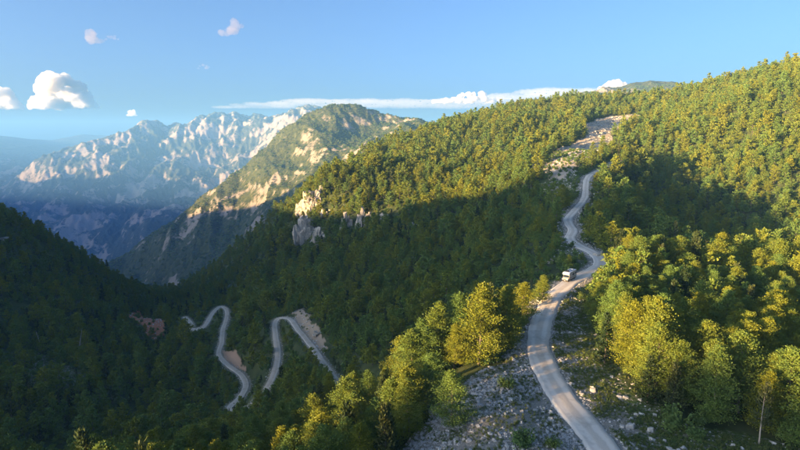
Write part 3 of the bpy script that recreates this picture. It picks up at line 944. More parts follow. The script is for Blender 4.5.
rr = random.Random(5)
EXPLICIT = [
    # name, bearing of the base, height in frame px, variant, width, label
    ('beech_tree', 479, 364, 84, 0, 1.0, 'tall sunlit beech at the top of the rocks left of the road'),
    ('beech_tree', 463, 362, 72, 1, 0.85, 'slim sunlit beech crowding the tall beech left of the road'),
    ('beech_tree', 494, 358, 62, 2, 0.8, 'sunlit beech on the road side of the tall beech clump'),
    ('beech_tree', 452, 426, 58, 3, 1.15, 'broad young beech standing alone among white rocks'),
    ('beech_tree', 405, 432, 62, 4, 0.9, 'sunlit beech at the lower edge of the rocks'),
    ('beech_tree', 519, 336, 30, 5, 0.8, 'small bright yellow beech between the clump and the dark roadside tree'),
    ('beech_tree', 522, 322, 42, 6, 1.25, 'dark round tree at the roadside with a sunlit tip'),
    ('beech_tree', 542, 303, 30, 4, 1.2, 'dark roadside tree just below the campervan'),
    ('beech_tree', 439, 372, 74, 5, 0.85, 'sunlit beech left of the tall beech clump'),
    ('beech_tree', 420, 380, 66, 6, 0.9, 'sunlit beech with bare lower stem in the foreground wood'),
    ('pine_tree', 605, 364, 54, 0, 1.15, 'narrow dark pine with gold left flank at the wood edge beside the road'),
    ('beech_tree', 655, 388, 96, 0, 1.0, 'largest sunlit beech at the front of the roadside wood'),
    ('beech_tree', 630, 372, 76, 2, 0.95, 'shaded beech between the narrow pine and the largest beech'),
    ('pine_tree', 672, 412, 54, 1, 1.25, 'dark pine with sunlit crown in front of the largest beech'),
    ('pine_tree', 648, 404, 52, 2, 1.15, 'dark pine touching the verge below the largest beech'),
    ('pine_tree', 757, 468, 66, -1, 1.0, 'sparse pine with pale bare trunk at the lower edge of the wood'),
    ('shrub', 506, 388, 17, 0, 1.0, 'small yellow green bush alone on the white rocks'),
    ('shrub', 672, 428, 27, 1, 0.9, 'fresh green sapling on the grass below the roadside wood'),
    ('shrub', 522, 446, 22, 2, 1.0, 'dark bush among the rocks below the road bend'),
    ('shrub', 552, 447, 15, 0, 1.0, 'little green bush close to the road edge'),
    ('shrub', 697, 440, 16, 2, 1.0, 'low dark bush on the verge grass'),
    ('beech_tree', 562, 208, 24, 3, 1.2, 'dark tree with golden top beside the far bend of the road'),
    ('beech_tree', 556, 222, 17, 1, 1.2, 'round dark tree left of the far road bend'),
]
GROUP = {'beech_tree': 'beech trees of the roadside woods', 'pine_tree': 'pines of the roadside woods', 'shrub': 'bushes along the road'}
taken = []
for nm, px, py, hp, v, wd, lab in EXPLICIT:
    P = hit(px, py) if py < 455 else at(px, py, 78)
    if py >= 455: P[2] = float(ground_height(P[0], P[1]))
    dep = P[1] * CP - P[2] * SP
    h = hp * dep / F * 1.02
    pr = THIN_PINE if v < 0 else {'beech_tree': BEECH, 'pine_tree': PINE, 'shrub': BUSH}[nm][v]
    plant(nm, pr, P, h, 3.0 if nm == 'shrub' else H0, rr.random() * 6.28, lab, {'beech_tree': 'tree', 'pine_tree': 'pine', 'shrub': 'bush'}[nm], GROUP[nm], (rr.gauss(0, .03), rr.gauss(0, .03)), wd)
    taken.append((P[0], P[1], 2.6 if nm != 'shrub' else 1.5))
taken = np.array(taken)
free = np.ones(len(TX), bool)
for x, y, rad in taken:
    free &= np.hypot(TX - x, TY - y) > rad
TX, TY, TZ, TR, hgt, kind_r = TX[free], TY[free], TZ[free], TR[free], hgt[free], kind_r[free]
fx, fy = frame_px(TX, TY, TZ + hgt * 0.6)
_, ftop = frame_px(TX, TY, TZ + hgt)
ontop = (fx > -30) & (fx < 850) & (ftop < 450) & (fy > -20)
gone = (ftop > 452) & (TR < 150)
size = np.where(ontop, hgt / TR, 0)
order = np.argsort(-size)
NSINGLE = 282
single = np.zeros(len(TX), bool); single[order[:NSINGLE]] = True


ORD = ('first second third fourth fifth sixth seventh eighth ninth tenth eleventh twelfth thirteenth fourteenth fifteenth sixteenth seventeenth eighteenth nineteenth twentieth').split()


def zone_of(x, y, fx_):
    """(group, row phrase) of a tree in the woods"""
    if fx_ > 545 and x > np.interp(y, main_road[:, 1], main_road[:, 0]):
        row = int((y - 80) // 16)
        if row <= 4: return 'wood right of the road', ('front', 'second', 'third', 'fourth', 'fifth')[max(row, 0)] + ' row of the wood right of the road'
        return 'far part of the wood right of the road', None
    if fx_ > 320 and y < 122:
        return 'sunlit wood left of the rocks', ('front' if y < 92 else 'middle' if y < 106 else 'back') + ' row of the sunlit wood left of the rocks'
    if y < 125:
        return 'sunlit wood on the spur above the hairpins', ('front' if y < 92 else 'middle' if y < 106 else 'back') + ' row of the wood on the hairpin spur'
    return 'shaded slope behind the sunlit foreground wood', None


zones = {}
for i in order[:NSINGLE]:
    zones.setdefault((zone_of(TX[i], TY[i], fx[i]), bool(kind_r[i] > 0.93)), []).append(i)
for ((grp, row), pine), members in zones.items():
    members.sort(key=lambda q: fx[q])
    base = 'pine' if pine else 'beech'
    for n_, i in enumerate(members):
        if row is None: lab = '%s standing in the %s' % (base, grp)
        elif len(members) == 1: lab = 'only %s in the %s' % (base, row)
        elif n_ < len(ORD): lab = '%s %s from the left, %s' % (ORD[n_], base, row)
        else: lab = '%s %s from the right, %s' % (ORD[min(len(members) - 1 - n_, 19)], base, row)
        pr = PINE[i % 3] if pine else BEECH[(i * 7 + i // 3) % 7]
        plant('pine_tree' if pine else 'beech_tree', pr, (TX[i], TY[i], TZ[i]), hgt[i], H0, rr.random() * 6.28, lab, 'pine' if pine else 'tree', ('pines in the ' if pine else 'beeches in the ') + grp, (rr.gauss(0, .04), rr.gauss(0, .04)), 0.88 + 0.3 * rr.random())

# ------------------------------------------------------------------ the rest of the forest
rest = ~single & ~gone
def scatter_rot(n, tilt=0.05):
    return np.c_[rng.randn(n) * tilt, rng.randn(n) * tilt, rng.rand(n) * 6.283]
k = rest & (TR < 560)
idx = np.where(kind_r[k] > 0.88, 7 + rng.randint(0, 2, k.sum()), rng.randint(0, 7, k.sum()))
mass('forest', 'dense broadleaf forest covering the valley sides and slopes', 'forest', MID, np.c_[TX, TY, TZ - 0.2][k], hgt[k] / H0 * 1.12, scatter_rot(k.sum()), idx, 0.72 + 0.45 * rng.rand(k.sum()))
k = rest & (TR >= 560)
mass('hill_forest', 'distant forest covering the crests of the sunlit hill and right slope', 'forest', FAR, np.c_[TX, TY, TZ - 0.2][k], hgt[k] / H0 * 1.12, scatter_rot(k.sum()), rng.randint(0, 5, k.sum()), 0.75 + 0.5 * rng.rand(k.sum()))
# undergrowth between the trees
x, y = jitter_grid(-420, 420, 30, 560, 3.4, rng)
r = np.hypot(x, y); kk = (np.abs(np.arctan2(x, y)) < math.radians(43)) & (r < 560); x, y = x[kk], y[kk]
d1 = road_dist(x, y, main_road)[0]; d2 = road_dist(x, y, valley_road)[0]
pr_ = np.full(len(x), 0.55); pr_[in_area(A_LEFT_ROCKS, x, y) | in_area(A_RIGHT_VERGE, x, y)] = 0.03; pr_[in_area(A_ROADSIDE, x, y)] = 0.5
for poly in (A_RED_SLIP, A_BANK_HIGH, A_BANK_LOW): pr_[in_area(poly, x, y)] = 0.2
kk = (d1 > 3.8) & (d2 > 3.3) & (rng.rand(len(x)) < pr_); x, y = x[kk], y[kk]
z = ground_height(x, y); kk = in_view(x, y, z + 2, 0.006); x, y, z = x[kk], y[kk], z[kk]
print('undergrowth', len(x))
small = np.where(in_area(A_LEFT_ROCKS, x, y) | in_area(A_RIGHT_VERGE, x, y) | in_area(A_BANK_HIGH, x, y) | in_area(A_BANK_LOW, x, y), 0.4, 1.0)
mass('undergrowth', 'low shrubs filling the gaps between the forest trees', 'undergrowth', SCRUB + SCRUB_FINE, np.c_[x, y, z - 0.1], small * (0.45 + 0.65 * rng.rand(len(x))), scatter_rot(len(x)), np.where(np.hypot(x, y) < 170, 3 + rng.randint(0, 2, len(x)), rng.randint(0, 3, len(x))))
# scrub forest of the second ridge
x, y = jitter_grid(-2300, 2600, 1000, 3600, 13.0, rng)
r = np.hypot(x, y); kk = (r > 1150) & (r < 3500) & (np.abs(np.arctan2(x, y)) < math.radians(40)); x, y = x[kk], y[kk]
z = terrain(x, y); kk = in_view(x, y, z + 7, 0.002); x, y, z = x[kk], y[kk], z[kk]
e = 6.0
sl = np.hypot(terrain(x + e, y) - z, terrain(x, y + e) - z) / e
dens = smooth(0.95, 0.45, sl + fbm(x, y, 90, 4, 0.55, 81) * 0.9 + 0.12)
kk = rng.rand(len(x)) < 0.10 + 0.85 * dens; x, y, z = x[kk], y[kk], z[kk]
print('ridge scrub', len(x))
mass('ridge_scrub', 'scrub and low forest speckling the far ridge', 'scrub', GROVE, np.c_[x, y, z - 1.0], 0.45 + 0.5 * rng.rand(len(x)), scatter_rot(len(x)), rng.randint(0, 4, len(x)), 0.8)
# ------------------------------------------------------------------ limestone: outcrops, single rocks, loose stones
import bmesh


def limestone(name, a, b, sc):
    m = Mat(name); P = m.pos()
    n1 = m.noise(sc, 6, 0.65, P); n2 = m.noise(sc * 6, 4, 0.6, P)
    rnd = m.n('ShaderNodeObjectInfo').outputs['Random']
    c = m.mix(m.ramp(n1, 0.3, 0.7), a, b)
    c = m.mix(m.ramp(n2, 0.60, 0.8), c, tuple(v * 0.55 for v in a))
    c = m.mix(m.math('MULTIPLY', rnd, 0.35), c, (0.22, 0.20, 0.17))
    m.bsdf(c, 0.9, 0.15, bump=m.math('ADD', n1, n2), bump_d=0.25 / sc, bump_s=0.7)
    return m.m


M_ROCK = limestone('white_limestone', (0.37, 0.355, 0.33), (0.56, 0.54, 0.50), 1.2)
M_CLIFF = limestone('cliff_limestone', (0.38, 0.33, 0.265), (0.56, 0.495, 0.41), 0.25)


def hull_chunk(rng, sx, sy, sz, n=22):
    p = rng.randn(n, 3); p /= np.linalg.norm(p, axis=1)[:, None]
    p = np.sign(p) * np.abs(p) ** 0.5 * np.array([sx, sy, sz]) * (0.8 + 0.3 * rng.rand(n, 1))
    return p


def hull_mesh(name, chunks, mat):
    bm = bmesh.new()
    for c in chunks:
        vs_ = [bm.verts.new(v) for v in c]
        res = bmesh.ops.convex_hull(bm, input=vs_)
        dead = list({g for g in res['geom_interior'] + res['geom_unused'] if isinstance(g, bmesh.types.BMVert)})
        bmesh.ops.delete(bm, geom=[v for v in dead if v.is_valid], context='VERTS')
    me = bpy.data.meshes.new(name); bm.to_mesh(me); bm.free(); me.materials.append(mat)
    return me


rk = np.random.RandomState(21)
ROCKS = [hull_mesh('rock_%d' % i, [hull_chunk(rk, 0.55, 0.42 + 0.1 * rk.rand(), 0.32 + 0.12 * rk.rand(), 20)], M_ROCK) for i in range(7)]


def outcrop(px, py, w, h, lab, seed, lift=0.0):
    """a rib of bedded limestone: w, h in metres"""
    r_ = np.random.RandomState(seed); P = hit(px, py)
    if P is None: return
    ch = []
    n = max(6, int(w * h / 9) + 6)
    for i in range(n):
        cx = (r_.rand() - 0.5) * w; f = r_.rand()
        c = hull_chunk(r_, w * (0.07 + 0.12 * r_.rand()), w * 0.12 + 1.0, h * (0.10 + 0.2 * r_.rand()), 18)
        ch.append(c + np.array([cx, (f - 0.3) * w * 0.3, f * h * 0.8 * (1 - abs(cx) / w)]))
    me = hull_mesh('limestone_outcrop', ch, M_CLIFF)
    o = link('limestone_outcrop', me); o.location = (P[0], P[1], P[2] - h * 0.18 + lift); o.rotation_euler = (0, 0, r_.rand() * 0.8 - 0.4)
    setk(o, None, lab, 'rock outcrop', 'limestone outcrops on the slopes')


for i, (px, py, w, h, lab) in enumerate([
    (312, 205, 17, 27, 'tall golden cliff face at the sunlit corner of the forested hill'),
    (305, 238, 18, 32, 'grey cliff buttress under the sunlit corner of the forested hill'),
    (317, 248, 14, 26, 'grey cliff rib right of the buttress under the hill corner'),
    (303, 212, 14, 16, 'golden crag forming the outermost corner of the forested hill'),
    (320, 196, 12, 14, 'golden rock step above the tall cliff face'),
    (326, 214, 9, 9, 'small sunlit crag right of the tall cliff face'),
    (322, 238, 6, 10, 'narrow grey crag between the buttress and the shaded ribs'),
    (346, 228, 10, 18, 'grey rib rising to the shadow line on the hillside'),
    (362, 226, 10, 21, 'tall pale rib standing at the shadow line on the hillside'),
    (369, 216, 6, 7, 'short crag beside the tall pale rib'),
    (384, 220, 9, 10, 'pale crag at the shadow line farthest along the hillside'),
    (414, 232, 13, 10, 'white slanting outcrop alone in the shaded forest'),
    (404, 238, 7, 5, 'low outcrop below the white slanting one'),
    (394, 243, 5, 7, 'narrow outcrop lowest of the group in the shaded forest'),
    (325, 275, 5, 6, 'small grey crag low on the shaded forest slope'),
    (548, 191, 9, 3, 'grey rock shelf left of the far road bend'),
    (563, 203, 8, 2.5, 'grey ledge just above the far road bend'),
    (597, 222, 9, 3.5, 'grey rocks right of the winding far road'),
    (612, 257, 11, 3, 'grey rock bank beyond the campervan'),
    (606, 186, 7, 2.5, 'grey rock by the top of the visible road'),
    (555, 262, 5, 2.2, 'grey rock among bushes behind the campervan'),
    (575, 150, 10, 3.5, 'pale rock shelf in the sunlit clearing on the hill'),
    (598, 133, 11, 4, 'pale rock step in the upper sunlit clearing'),
    (226, 303, 5, 3.5, 'pale rock at the far hairpin of the valley road'),
    (318, 335, 5, 3.0, 'rock lodged in the tan bank above the upper hairpin'),
    (382, 308, 4, 3.5, 'small white crag above the valley hairpins'),
    (42, 229, 9, 8, 'grey crag on the crest of the dark left hillside'),
    (78, 250, 9, 7, 'grey crag lower on the crest of the dark left hillside'),
    (3, 241, 7, 6, 'grey crag at the picture edge on the dark left hillside'),
]):
    outcrop(px, py, w, h, lab, 900 + i)

# single larger rocks of the foreground
rk2 = random.Random(3)


def rock_spot(poly):
    lo, hi = poly.min(0), poly.max(0)
    for _ in range(400):
        x = rk2.uniform(lo[0], hi[0]); y = rk2.uniform(lo[1], hi[1])
        X, Y = np.array([x]), np.array([y])
        if inside(poly, X, Y)[0] and road_dist(X, Y, main_road)[0][0] > 3.4 and y < 135:
            z = float(ground_height(X, Y)[0]); a, b = frame_px(x, y, z)
            if 410 < a < 800 and b < 455:
                return x, y, z, a, b
    return None


for poly, n, lab in ((A_LEFT_ROCKS, 130, 'white limestone rock strewn on the slope left of the road'), (A_RIGHT_VERGE, 60, 'white limestone rock lying on the grass verge right of the road')):
    for j in range(n):
        s = rock_spot(poly)
        if s is None: continue
        o = link('limestone_rock', ROCKS[rk2.randrange(7)]); q = 0.45 + 0.55 * rk2.random() ** 2
        o.location = (s[0], s[1], s[2] + 0.06 * q); o.scale = (q, q, q); o.rotation_euler = (rk2.gauss(0, .3), rk2.gauss(0, .3), rk2.random() * 6.28)
        setk(o, None, lab, 'rock', 'rocks: ' + lab)
for px, py, q, lab in ((628.5, 427.5, 1.9, 'round pale boulder on the verge grass below the roadside wood'), (650, 431, 1.4, 'pale boulder nearest the fresh green sapling'), (593, 392, 1.4, 'pale boulder halfway across the verge right of the road'), (684, 427, 1.3, 'white rock beside the low dark bush on the verge')):
    P = hit(px, py); o = link('boulder', ROCKS[rk2.randrange(7)]); o.location = (P[0], P[1], P[2] + 0.2); o.scale = (q * 0.7, q * 0.7, q)
    setk(o, None, lab, 'boulder', 'boulders on the verge')

# loose stones
sx_, sy_, sq_ = [], [], []
for poly, n, big in ((A_LEFT_ROCKS, 13000, 0.62), (A_RIGHT_VERGE, 8000, 0.42), (A_ROADSIDE, 3800, 1.0), (A_HILL_ROCKS, 4500, 2.2), (A_BANK_HIGH, 500, 1.1), (A_RED_SLIP, 400, 1.2)):
    lo, hi = poly.min(0), poly.max(0)
    x = rk.uniform(lo[0], hi[0], n * 3); y = rk.uniform(lo[1], hi[1], n * 3)
    if poly is A_RIGHT_VERGE:
        near_road = np.exp(-road_dist(x, y, main_road)[0] / 5.0)
        ok = inside(poly, x, y) & (rk.rand(len(x)) < 0.12 + near_road)
    else:
        ok = in_area(poly, x, y) & (fbm(x, y, 6 * (1 + big), 3, 0.5, 91) + 0.35 * rk.rand(len(x)) > 0.02)
    ok &= road_dist(x, y, main_road)[0] > 2.9
    x, y = x[ok][:n], y[ok][:n]
    sx_.append(x); sy_.append(y); sq_.append(big * (0.18 + 0.85 * rk.rand(len(x)) ** 3))
for path, hw, n in ((main_road, 2.4, 3200), (valley_road, 1.4, 2600)):       # windrows along the road edges
    i = rk.randint(1, len(path) - 1, n); t = path[i] - path[i - 1]; t = t[:, :2] / np.linalg.norm(t[:, :2], axis=1)[:, None]
    off = (hw + 0.2 + np.abs(rk.randn(n)) * 0.8) * np.where(rk.rand(n) < 0.5, -1, 1)
    sx_.append(path[i, 0] + t[:, 1] * off); sy_.append(path[i, 1] - t[:, 0] * off); sq_.append(0.12 + 0.4 * rk.rand(n) ** 3)
sx_, sy_, sq_ = map(np.concatenate, (sx_, sy_, sq_)); sz_ = ground_height(sx_, sy_)
kk = in_view(sx_, sy_, sz_ + 0.5, 0.003); sx_, sy_, sz_, sq_ = sx_[kk], sy_[kk], sz_[kk], sq_[kk]
print('stones', len(sx_))
mass('loose_stones', 'countless loose limestone stones scattered beside the road', 'stones', ROCKS, np.c_[sx_, sy_, sz_ + 0.05 * sq_], sq_, np.c_[rk.randn(len(sx_)) * .4, rk.randn(len(sx_)) * .4, rk.rand(len(sx_)) * 6.28], rk.randint(0, 7, len(sx_)))


# grass tufts
def tuft(seed):
    r_ = np.random.RandomState(seed); n = 14
    c = np.c_[r_.randn(n, 2) * 0.10, np.full(n, 0.13)]
    ax = np.c_[r_.randn(n, 2) * 0.45, np.ones(n)]
    v, q = leaf_quads(c, ax, r_.randn(n, 3), np.full(n, 0.26) * (0.6 + 0.8 * r_.rand(n)), 0.11, r_)
    return mesh_from('tuft', v, q, [M_GRASS])


M_GRASS = leaf_material('dry_grass', (0.062, 0.100, 0.026), (0.120, 0.135, 0.042), (0.04, 0.05, 0.01), 0.2)
TUFTS = [tuft(i) for i in range(4)]
gx_, gy_ = [], []
for poly, n in ((A_LEFT_ROCKS, 5000), (A_RIGHT_VERGE, 9000)):
    lo, hi = poly.min(0), poly.max(0)
    x = rk.uniform(lo[0], hi[0], n * 3); y = rk.uniform(lo[1], hi[1], n * 3)
    ok = inside(poly, x, y) & (road_dist(x, y, main_road)[0] > 3.3) & (fbm(x, y, 5, 3, 0.5, 95) + 0.4 * rk.rand(len(x)) > 0.08)
    gx_.append(x[ok][:n]); gy_.append(y[ok][:n])
gx_, gy_ = np.concatenate(gx_), np.concatenate(gy_); gz_ = ground_height(gx_, gy_)
mass('grass', 'short dry grass tufts between the stones of the verge', 'grass', TUFTS, np.c_[gx_, gy_, gz_], 0.6 + 1.0 * rk.rand(len(gx_)), scatter_rot(len(gx_), 0.1), rk.randint(0, 4, len(gx_)))

# leaning bare trunks on the dark left hillside
for px, py, hp, ln, lab in ((78, 358, 34, 0.25, 'leaning pale dead trunk on the left hillside'), (40, 352, 24, -0.05, 'upright pale dead trunk on the left hillside'), (61, 384, 22, 0.5, 'bent pale dead trunk above the scree on the left hillside'), (150, 362, 14, 0.2, 'short pale dead trunk near the gully'),
                            (390, 405, 36, 0.05, 'bare grey snag in the sunlit foreground wood'), (408, 370, 30, -0.04, 'bare reddish snag behind the foreground wood')):
    P = hit(px, py); h = hp * P[1] / F; r_ = np.random.RandomState(int(px))
    k8 = np.linspace(0, 1, 7); path = np.c_[ln * h * k8 ** 1.6, 0.05 * h * np.sin(k8 * 4), h * k8]
    parts = [tube(path, 0.022 * h * (1.05 - k8) + 0.03, 5)]
    e_ = bpy.data.objects.new('dead_tree', None); COL.objects.link(e_); e_.location = (P[0], P[1], P[2] - 0.3)
    v, q = parts[0]; link('trunk', mesh_from('dead_trunk', v, q, [M_DEADWOOD], smooth_shade=True), e_)
    for b_ in range(6):
        f = 0.4 + 0.1 * b_; st = path[0] * 0 + np.array([np.interp(f, k8, path[:, j]) for j in range(3)])
        az = r_.rand() * 6.28; d = np.array([math.cos(az), math.sin(az), 0.9]); s3 = np.linspace(0, 1, 3)
        v, q = tube(st + d * (0.16 * h * (1.2 - f) * s3)[:, None], 0.006 * h * (1.1 - s3) + 0.01, 3)
        link('branch', mesh_from('dead_branch', v, q, [M_DEADWOOD]), e_)
    setk(e_, None, lab, 'dead tree', 'bare dead trees')

# ------------------------------------------------------------------ campervan
M_VAN = plain('van_white', (0.62, 0.65, 0.68), 0.35, 0.5, var=0.05)
M_VANG = plain('van_silver', (0.33, 0.36, 0.39), 0.35, 0.5, 0.3, var=0.06)
M_HOOD = plain('van_dusty_paint', (0.50, 0.46, 0.40), 0.5, 0.4, var=0.12)
M_GLASS = plain('dark_glass', (0.015, 0.02, 0.025), 0.08, 0.6, var=0.1)
M_BLACK = plain('black_rubber', (0.02, 0.02, 0.02), 0.8, 0.2)
M_LAMP = plain('headlamp_glass', (0.7, 0.7, 0.68), 0.15, 0.6)
M_RED = plain('tail_lamp', (0.35, 0.02, 0.02), 0.25, 0.5)
M_CHROME = plain('alloy', (0.5, 0.5, 0.52), 0.3, 0.5, 0.8)


def prism(name, prof, w, mat, parent, y0=0.0, bev=0.05):
    """side profile (x, z) extruded across the width"""
    bm = bmesh.new(); n = len(prof)
    a = [bm.verts.new((x, y0 - w / 2, z)) for x, z in prof]; b = [bm.verts.new((x, y0 + w / 2, z)) for x, z in prof]
    bm.faces.new(a[::-1]); bm.faces.new(b)
    for i in range(n):
        bm.faces.new((a[i], a[(i + 1) % n], b[(i + 1) % n], b[i]))
    bmesh.ops.recalc_face_normals(bm, faces=bm.faces)
    if bev: bmesh.ops.bevel(bm, geom=list(bm.edges), offset=bev, segments=2, affect='EDGES', clamp_overlap=True)
    me = bpy.data.meshes.new(name); bm.to_mesh(me); bm.free(); me.materials.append(mat)
    return link(name, me, parent)


def rect(x0, x1, z0, z1): return [(x0, z0), (x1, z0), (x1, z1), (x0, z1)]


def wheel_mesh(name, rad, w, mat, n=20):
    bm = bmesh.new(); prof = [(rad * 0.55, -w / 2), (rad * 0.93, -w / 2), (rad, -w * 0.3), (rad, w * 0.3), (rad * 0.93, w / 2), (rad * 0.55, w / 2)]
    ring = [[bm.verts.new((r_ * math.cos(a), y_, r_ * math.sin(a))) for r_, y_ in prof] for a in [i / n * 2 * math.pi for i in range(n)]]
    for i in range(n):
        for j in range(len(prof) - 1):
            bm.faces.new((ring[i][j], ring[(i + 1) % n][j], ring[(i + 1) % n][j + 1], ring[i][j + 1]))
    bmesh.ops.recalc_face_normals(bm, faces=bm.faces)
    me = bpy.data.meshes.new(name); bm.to_mesh(me); bm.free(); me.materials.append(mat); return me


van = bpy.data.objects.new('campervan', None); COL.objects.link(van)
setk(van, None, 'white campervan with overcab driving down the gravel road', 'campervan')
prism('living_box', [(-3.0, 0.55), (-3.0, 2.72), (-2.9, 2.82), (1.55, 2.82), (1.55, 0.55)], 2.2, M_VANG, van)
prism('overcab', [(1.56, 1.98), (2.25, 1.98), (2.62, 2.28), (2.5, 2.66), (2.0, 2.84), (1.56, 2.84)], 2.16, M_VAN, van)
cab = prism('cab', [(1.57, 0.5), (2.55, 0.5), (2.55, 1.18), (2.32, 1.30), (1.95, 1.97), (1.57, 1.97)], 1.95, M_HOOD, van)
prism('bonnet', [(2.56, 0.5), (3.18, 0.5), (3.22, 0.85), (3.1, 1.02), (2.56, 1.17)], 1.9, M_HOOD, van)
prism('windscreen', [(2.40, 1.26), (2.44, 1.29), (2.05, 1.95), (2.01, 1.92)], 1.72, M_GLASS, van, bev=0)
for s in (-1, 1):
    prism('side_window', [(1.70, 1.28), (2.22, 1.28), (1.93, 1.85), (1.70, 1.85)], 0.03, M_GLASS, van, y0=s * 0.985, bev=0)
    d_ = prism('cab_door', [(1.64, 0.62), (2.42, 0.62), (2.42, 1.22), (1.64, 1.22)], 0.03, M_HOOD, van, y0=s * 0.985, bev=0)
    prism('handle', rect(1.70, 1.86, 1.08, 1.12), 0.03, M_BLACK, d_, y0=s * 1.012, bev=0)
    prism('mirror', rect(2.28, 2.38, 1.30, 1.62), 0.22, M_BLACK, van, y0=s * 1.14, bev=0.02)
    prism('headlight', rect(3.15, 3.23, 0.72, 0.92), 0.34, M_LAMP, van, y0=s * 0.70, bev=0.02)
    prism('tail_light', rect(-3.03, -2.98, 0.75, 1.15), 0.12, M_RED, van, y0=s * 0.95, bev=0.01)
    w_ = prism('window', rect(-1.2, 0.1, 1.55, 2.1), 0.03, M_GLASS, van, y0=s * 1.105, bev=0)
    prism('frame', rect(-1.26, 0.16, 1.49, 2.16), 0.02, M_BLACK, w_, y0=s * 1.10, bev=0)
    prism('window', rect(-2.7, -1.9, 1.6, 2.1), 0.03, M_GLASS, van, y0=s * 1.105, bev=0)
    prism('stripe', rect(-2.95, 1.5, 0.98, 1.10), 0.012, M_BLACK, van, y0=s * 1.103, bev=0)
    prism('skirt', rect(-2.95, 1.5, 0.36, 0.56), 0.05, M_BLACK, van, y0=s * 1.06, bev=0)
    for wx in (2.42, -1.75):
        e_ = link('wheel', wheel_mesh('tyre', 0.36, 0.24, M_BLACK), van); e_.location = (wx, s * 0.92, 0.36)
        link('rim', wheel_mesh('rim', 0.235, 0.2, M_CHROME), e_)
        hb = link('hub', wheel_mesh('hub', 0.13, 0.19, M_CHROME), e_)
prism('bumper', [(3.1, 0.36), (3.28, 0.4), (3.28, 0.6), (3.1, 0.62)], 1.92, M_BLACK, van)
prism('grille', rect(3.2, 3.235, 0.70, 0.88), 0.9, M_BLACK, van, bev=0.01)
prism('number_plate', rect(3.28, 3.295, 0.44, 0.55), 0.5, M_LAMP, van, bev=0)
prism('overcab_window', [(2.50, 2.42), (2.57, 2.30), (2.60, 2.33), (2.53, 2.46)], 1.2, M_GLASS, van, bev=0)
for x_ in (-2.1, -0.4):
    prism('roof_hatch', rect(x_ - 0.3, x_ + 0.3, 2.80, 2.92), 0.6, M_VAN, van, bev=0.03)
prism('roof_box', [(0.3, 2.86), (1.4, 2.86), (1.35, 3.08), (0.4, 3.12)], 0.9, M_BLACK, van, y0=-0.3)
prism('solar_panel', rect(-1.75, -0.85, 2.86, 2.90), 1.5, M_GLASS, van, bev=0)
rp = frame_px(main_road[:, 0], main_road[:, 1], main_road[:, 2])
iv = int(np.argmin((rp[0] - 573) ** 2 + (rp[1] - 281) ** 2))
tg = main_road[iv - 3] - main_road[iv + 3]; tg /= np.linalg.norm(tg)
nv = np.array([tg[1], -tg[0]])                                     # right-hand side of the direction of travel
vp = main_road[iv].copy(); vp[:2] += nv * 1.35
van.location = (vp[0], vp[1], vp[2] + 0.01)
van.rotation_euler = (0, -math.asin(tg[2]) * 1.0, math.atan2(tg[1], tg[0]))


# ------------------------------------------------------------------ clouds (beyond the haze)
def cloud_material(name, dens, col=(0.98, 0.98, 0.98), aniso=0.0):
    m = Mat(name)
    v = m.n('ShaderNodeVolumePrincipled')
    m.put(v.inputs['Color'], col); v.inputs['Density'].default_value = dens; v.inputs['Anisotropy'].default_value = aniso
    m.t.links.new(v.outputs[0], m.out.inputs['Volume'])
    return m.m


def cloud(name, label, px0, px1, ptop, pbase, Y, mat, seed, n=60, flat_base=True, depth=0.7, voxel=None, thin=1.0, tops=None, stretch=1.0):
    r_ = random.Random(seed)
    c0 = at((px0 + px1) / 2, pbase, Y); W = (px1 - px0) / F * Y; Hh = (pbase - ptop) / F * Y
    bm = bmesh.new()
    for i in range(n):
        u = r_.uniform(-1, 1); cap = (1 - u * u) ** 0.5 if tops is None else np.interp(u, tops[0], tops[1])
        rad = Hh * r_.uniform(0.12, 0.30) * (0.5 + 0.5 * cap) * thin
        hz = r_.random() ** 0.8 * max(cap * Hh - rad, 0.02 * Hh)
        x = u * max(W / 2 - rad * stretch * 1.2, 0.05 * W); yy = r_.uniform(-0.5, 0.5) * depth * W * 0.5 * max(cap, .2)
        mtx = np.array([x, yy, max(hz, rad * 0.35)])
        ret = bmesh.ops.create_icosphere(bm, subdivisions=2, radius=1.0)
        k_ = r_.uniform(1.0, 1.5) * stretch
        for v in ret['verts']:
            v.co = Vector((v.co.x * rad * k_ + mtx[0], v.co.y * rad * k_ + mtx[1], max(v.co.z * rad + mtx[2], 0.0 if flat_base else -1e9) ))
    me = bpy.data.meshes.new(name); bm.to_mesh(me); bm.free(); me.materials.append(mat)
    o = link(name, me); o.location = c0
    vx = voxel or Hh / 50
    md = o.modifiers.new('skin', 'REMESH'); md.mode = 'VOXEL'; md.voxel_size = vx
    for sc_, st_ in ((Hh * 0.25, Hh * 0.22), (Hh * 0.09, Hh * 0.10)):
        tx = bpy.data.textures.new('billow', 'CLOUDS'); tx.noise_scale = sc_; tx.noise_depth = 3
        md = o.modifiers.new('billow', 'DISPLACE'); md.texture = tx; md.strength = st_; md.mid_level = 0.5; md.texture_coords = 'LOCAL'
    return setk(o, None, label, 'cloud', 'clouds over the horizon')


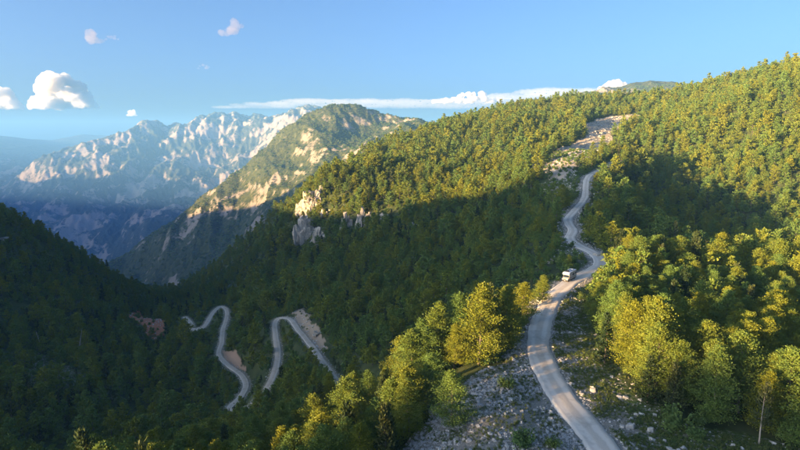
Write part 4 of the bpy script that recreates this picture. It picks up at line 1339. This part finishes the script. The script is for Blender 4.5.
M_CUM = cloud_material('cumulus', 0.006, (0.97, 0.93, 0.88))
M_THIN = cloud_material('stratus', 0.00022, (1.0, 0.95, 0.89))
M_WISP = cloud_material('wisp', 0.0014, (0.45, 0.42, 0.5))
cloud('cloud', 'big white cumulus with flat base standing over the pale mountain range', 30, 97, 71, 108, 24000, M_CUM, 4, 90, tops=([-1, -0.75, -0.45, -0.1, 0.15, 0.5, 0.8, 1], [0.15, 0.5, 0.95, 1.0, 0.72, 0.8, 0.45, 0.05]))
cloud('cloud', 'white cumulus cut by the picture edge beside the big cumulus', -26, 22, 86, 109, 24500, M_CUM, 5, 60)
cloud('cloud', 'tiny cream puff low between big cumulus and pale mountains', 126, 138, 109, 116, 24000, M_CUM, 6, 24)
cloud('cloud', 'bright cumulus head behind the grey far mountain', 596, 632, 79, 94, 26000, M_CUM, 8, 50)
cloud('cloud', 'bright billow at the end of the long cloud bank', 432, 500, 90, 103, 27500, M_CUM, 9, 60, depth=0.4, tops=([-1, -0.5, 0, 0.5, 1], [0.25, 0.45, 0.85, 0.9, 0.2]))
cloud('cloud_bank', 'long flat pale cloud bank above the sunlit far ridge', 215, 560, 96, 108, 29000, M_THIN, 10, 140, depth=0.10, stretch=6, thin=0.9, tops=([-1, -0.8, -0.3, 0.2, 0.7, 1], [0.1, 0.6, 0.8, 0.75, 0.9, 0.4]))
cloud('cloud_bank', 'second cloud bank reaching over the forested hill', 470, 730, 84, 99, 30000, M_THIN, 12, 110, depth=0.10, stretch=5, thin=0.9, tops=([-1, -0.6, 0, 0.5, 1], [0.15, 0.7, 0.8, 0.85, 0.3]))
cloud('cloud_wisp', 'small grey cloud scrap high over the big cumulus', 84, 104, 26, 42, 22000, M_WISP, 14, 16, False, tops=([-1, -0.2, 0.3, 1], [0.3, 1, 0.5, 0.2]))
cloud('cloud_wisp', 'thin grey scrap beside the larger high scrap', 104, 120, 34, 40, 22000, M_WISP, 15, 12, False)
cloud('cloud_wisp', 'high pale scrap right of the two grey scraps', 218, 244, 17, 34, 23000, M_WISP, 16, 14, False, tops=([-1, 0, 0.5, 1], [0.3, 0.3, 1, 0.5]))
cloud('cloud_wisp', 'tiny reddish scrap alone above the pale mountains', 196, 211, 64, 69, 23000, M_WISP, 17, 10, False)

# ------------------------------------------------------------------ the evening haze
zlo = float(min(GZ.min(), Z2.min())) - 1.0; zhi = float(max(GZ.max(), Z2.max())) + 25.0
B = 17500.0
hv = [(sx * B, sy * B, z_) for z_ in (zlo, zhi) for sx, sy in ((-1, -1), (1, -1), (1, 1), (-1, 1))]
hm = Mat('haze'); v_ = hm.n('ShaderNodeVolumePrincipled')
hm.put(v_.inputs['Color'], (0.20, 0.50, 1.0)); v_.inputs['Density'].default_value = 7.5e-5; v_.inputs['Anisotropy'].default_value = 0.0
hm.t.links.new(v_.outputs[0], hm.out.inputs['Volume'])
me = mesh_from('haze', hv, [(3, 2, 1, 0), (4, 5, 6, 7), (0, 1, 5, 4), (1, 2, 6, 5), (2, 3, 7, 6), (3, 0, 4, 7)], [hm.m])
setk(link('haze', me), 'stuff', 'thin blue evening haze filling the air', 'haze')
print('heights', zlo, zhi)
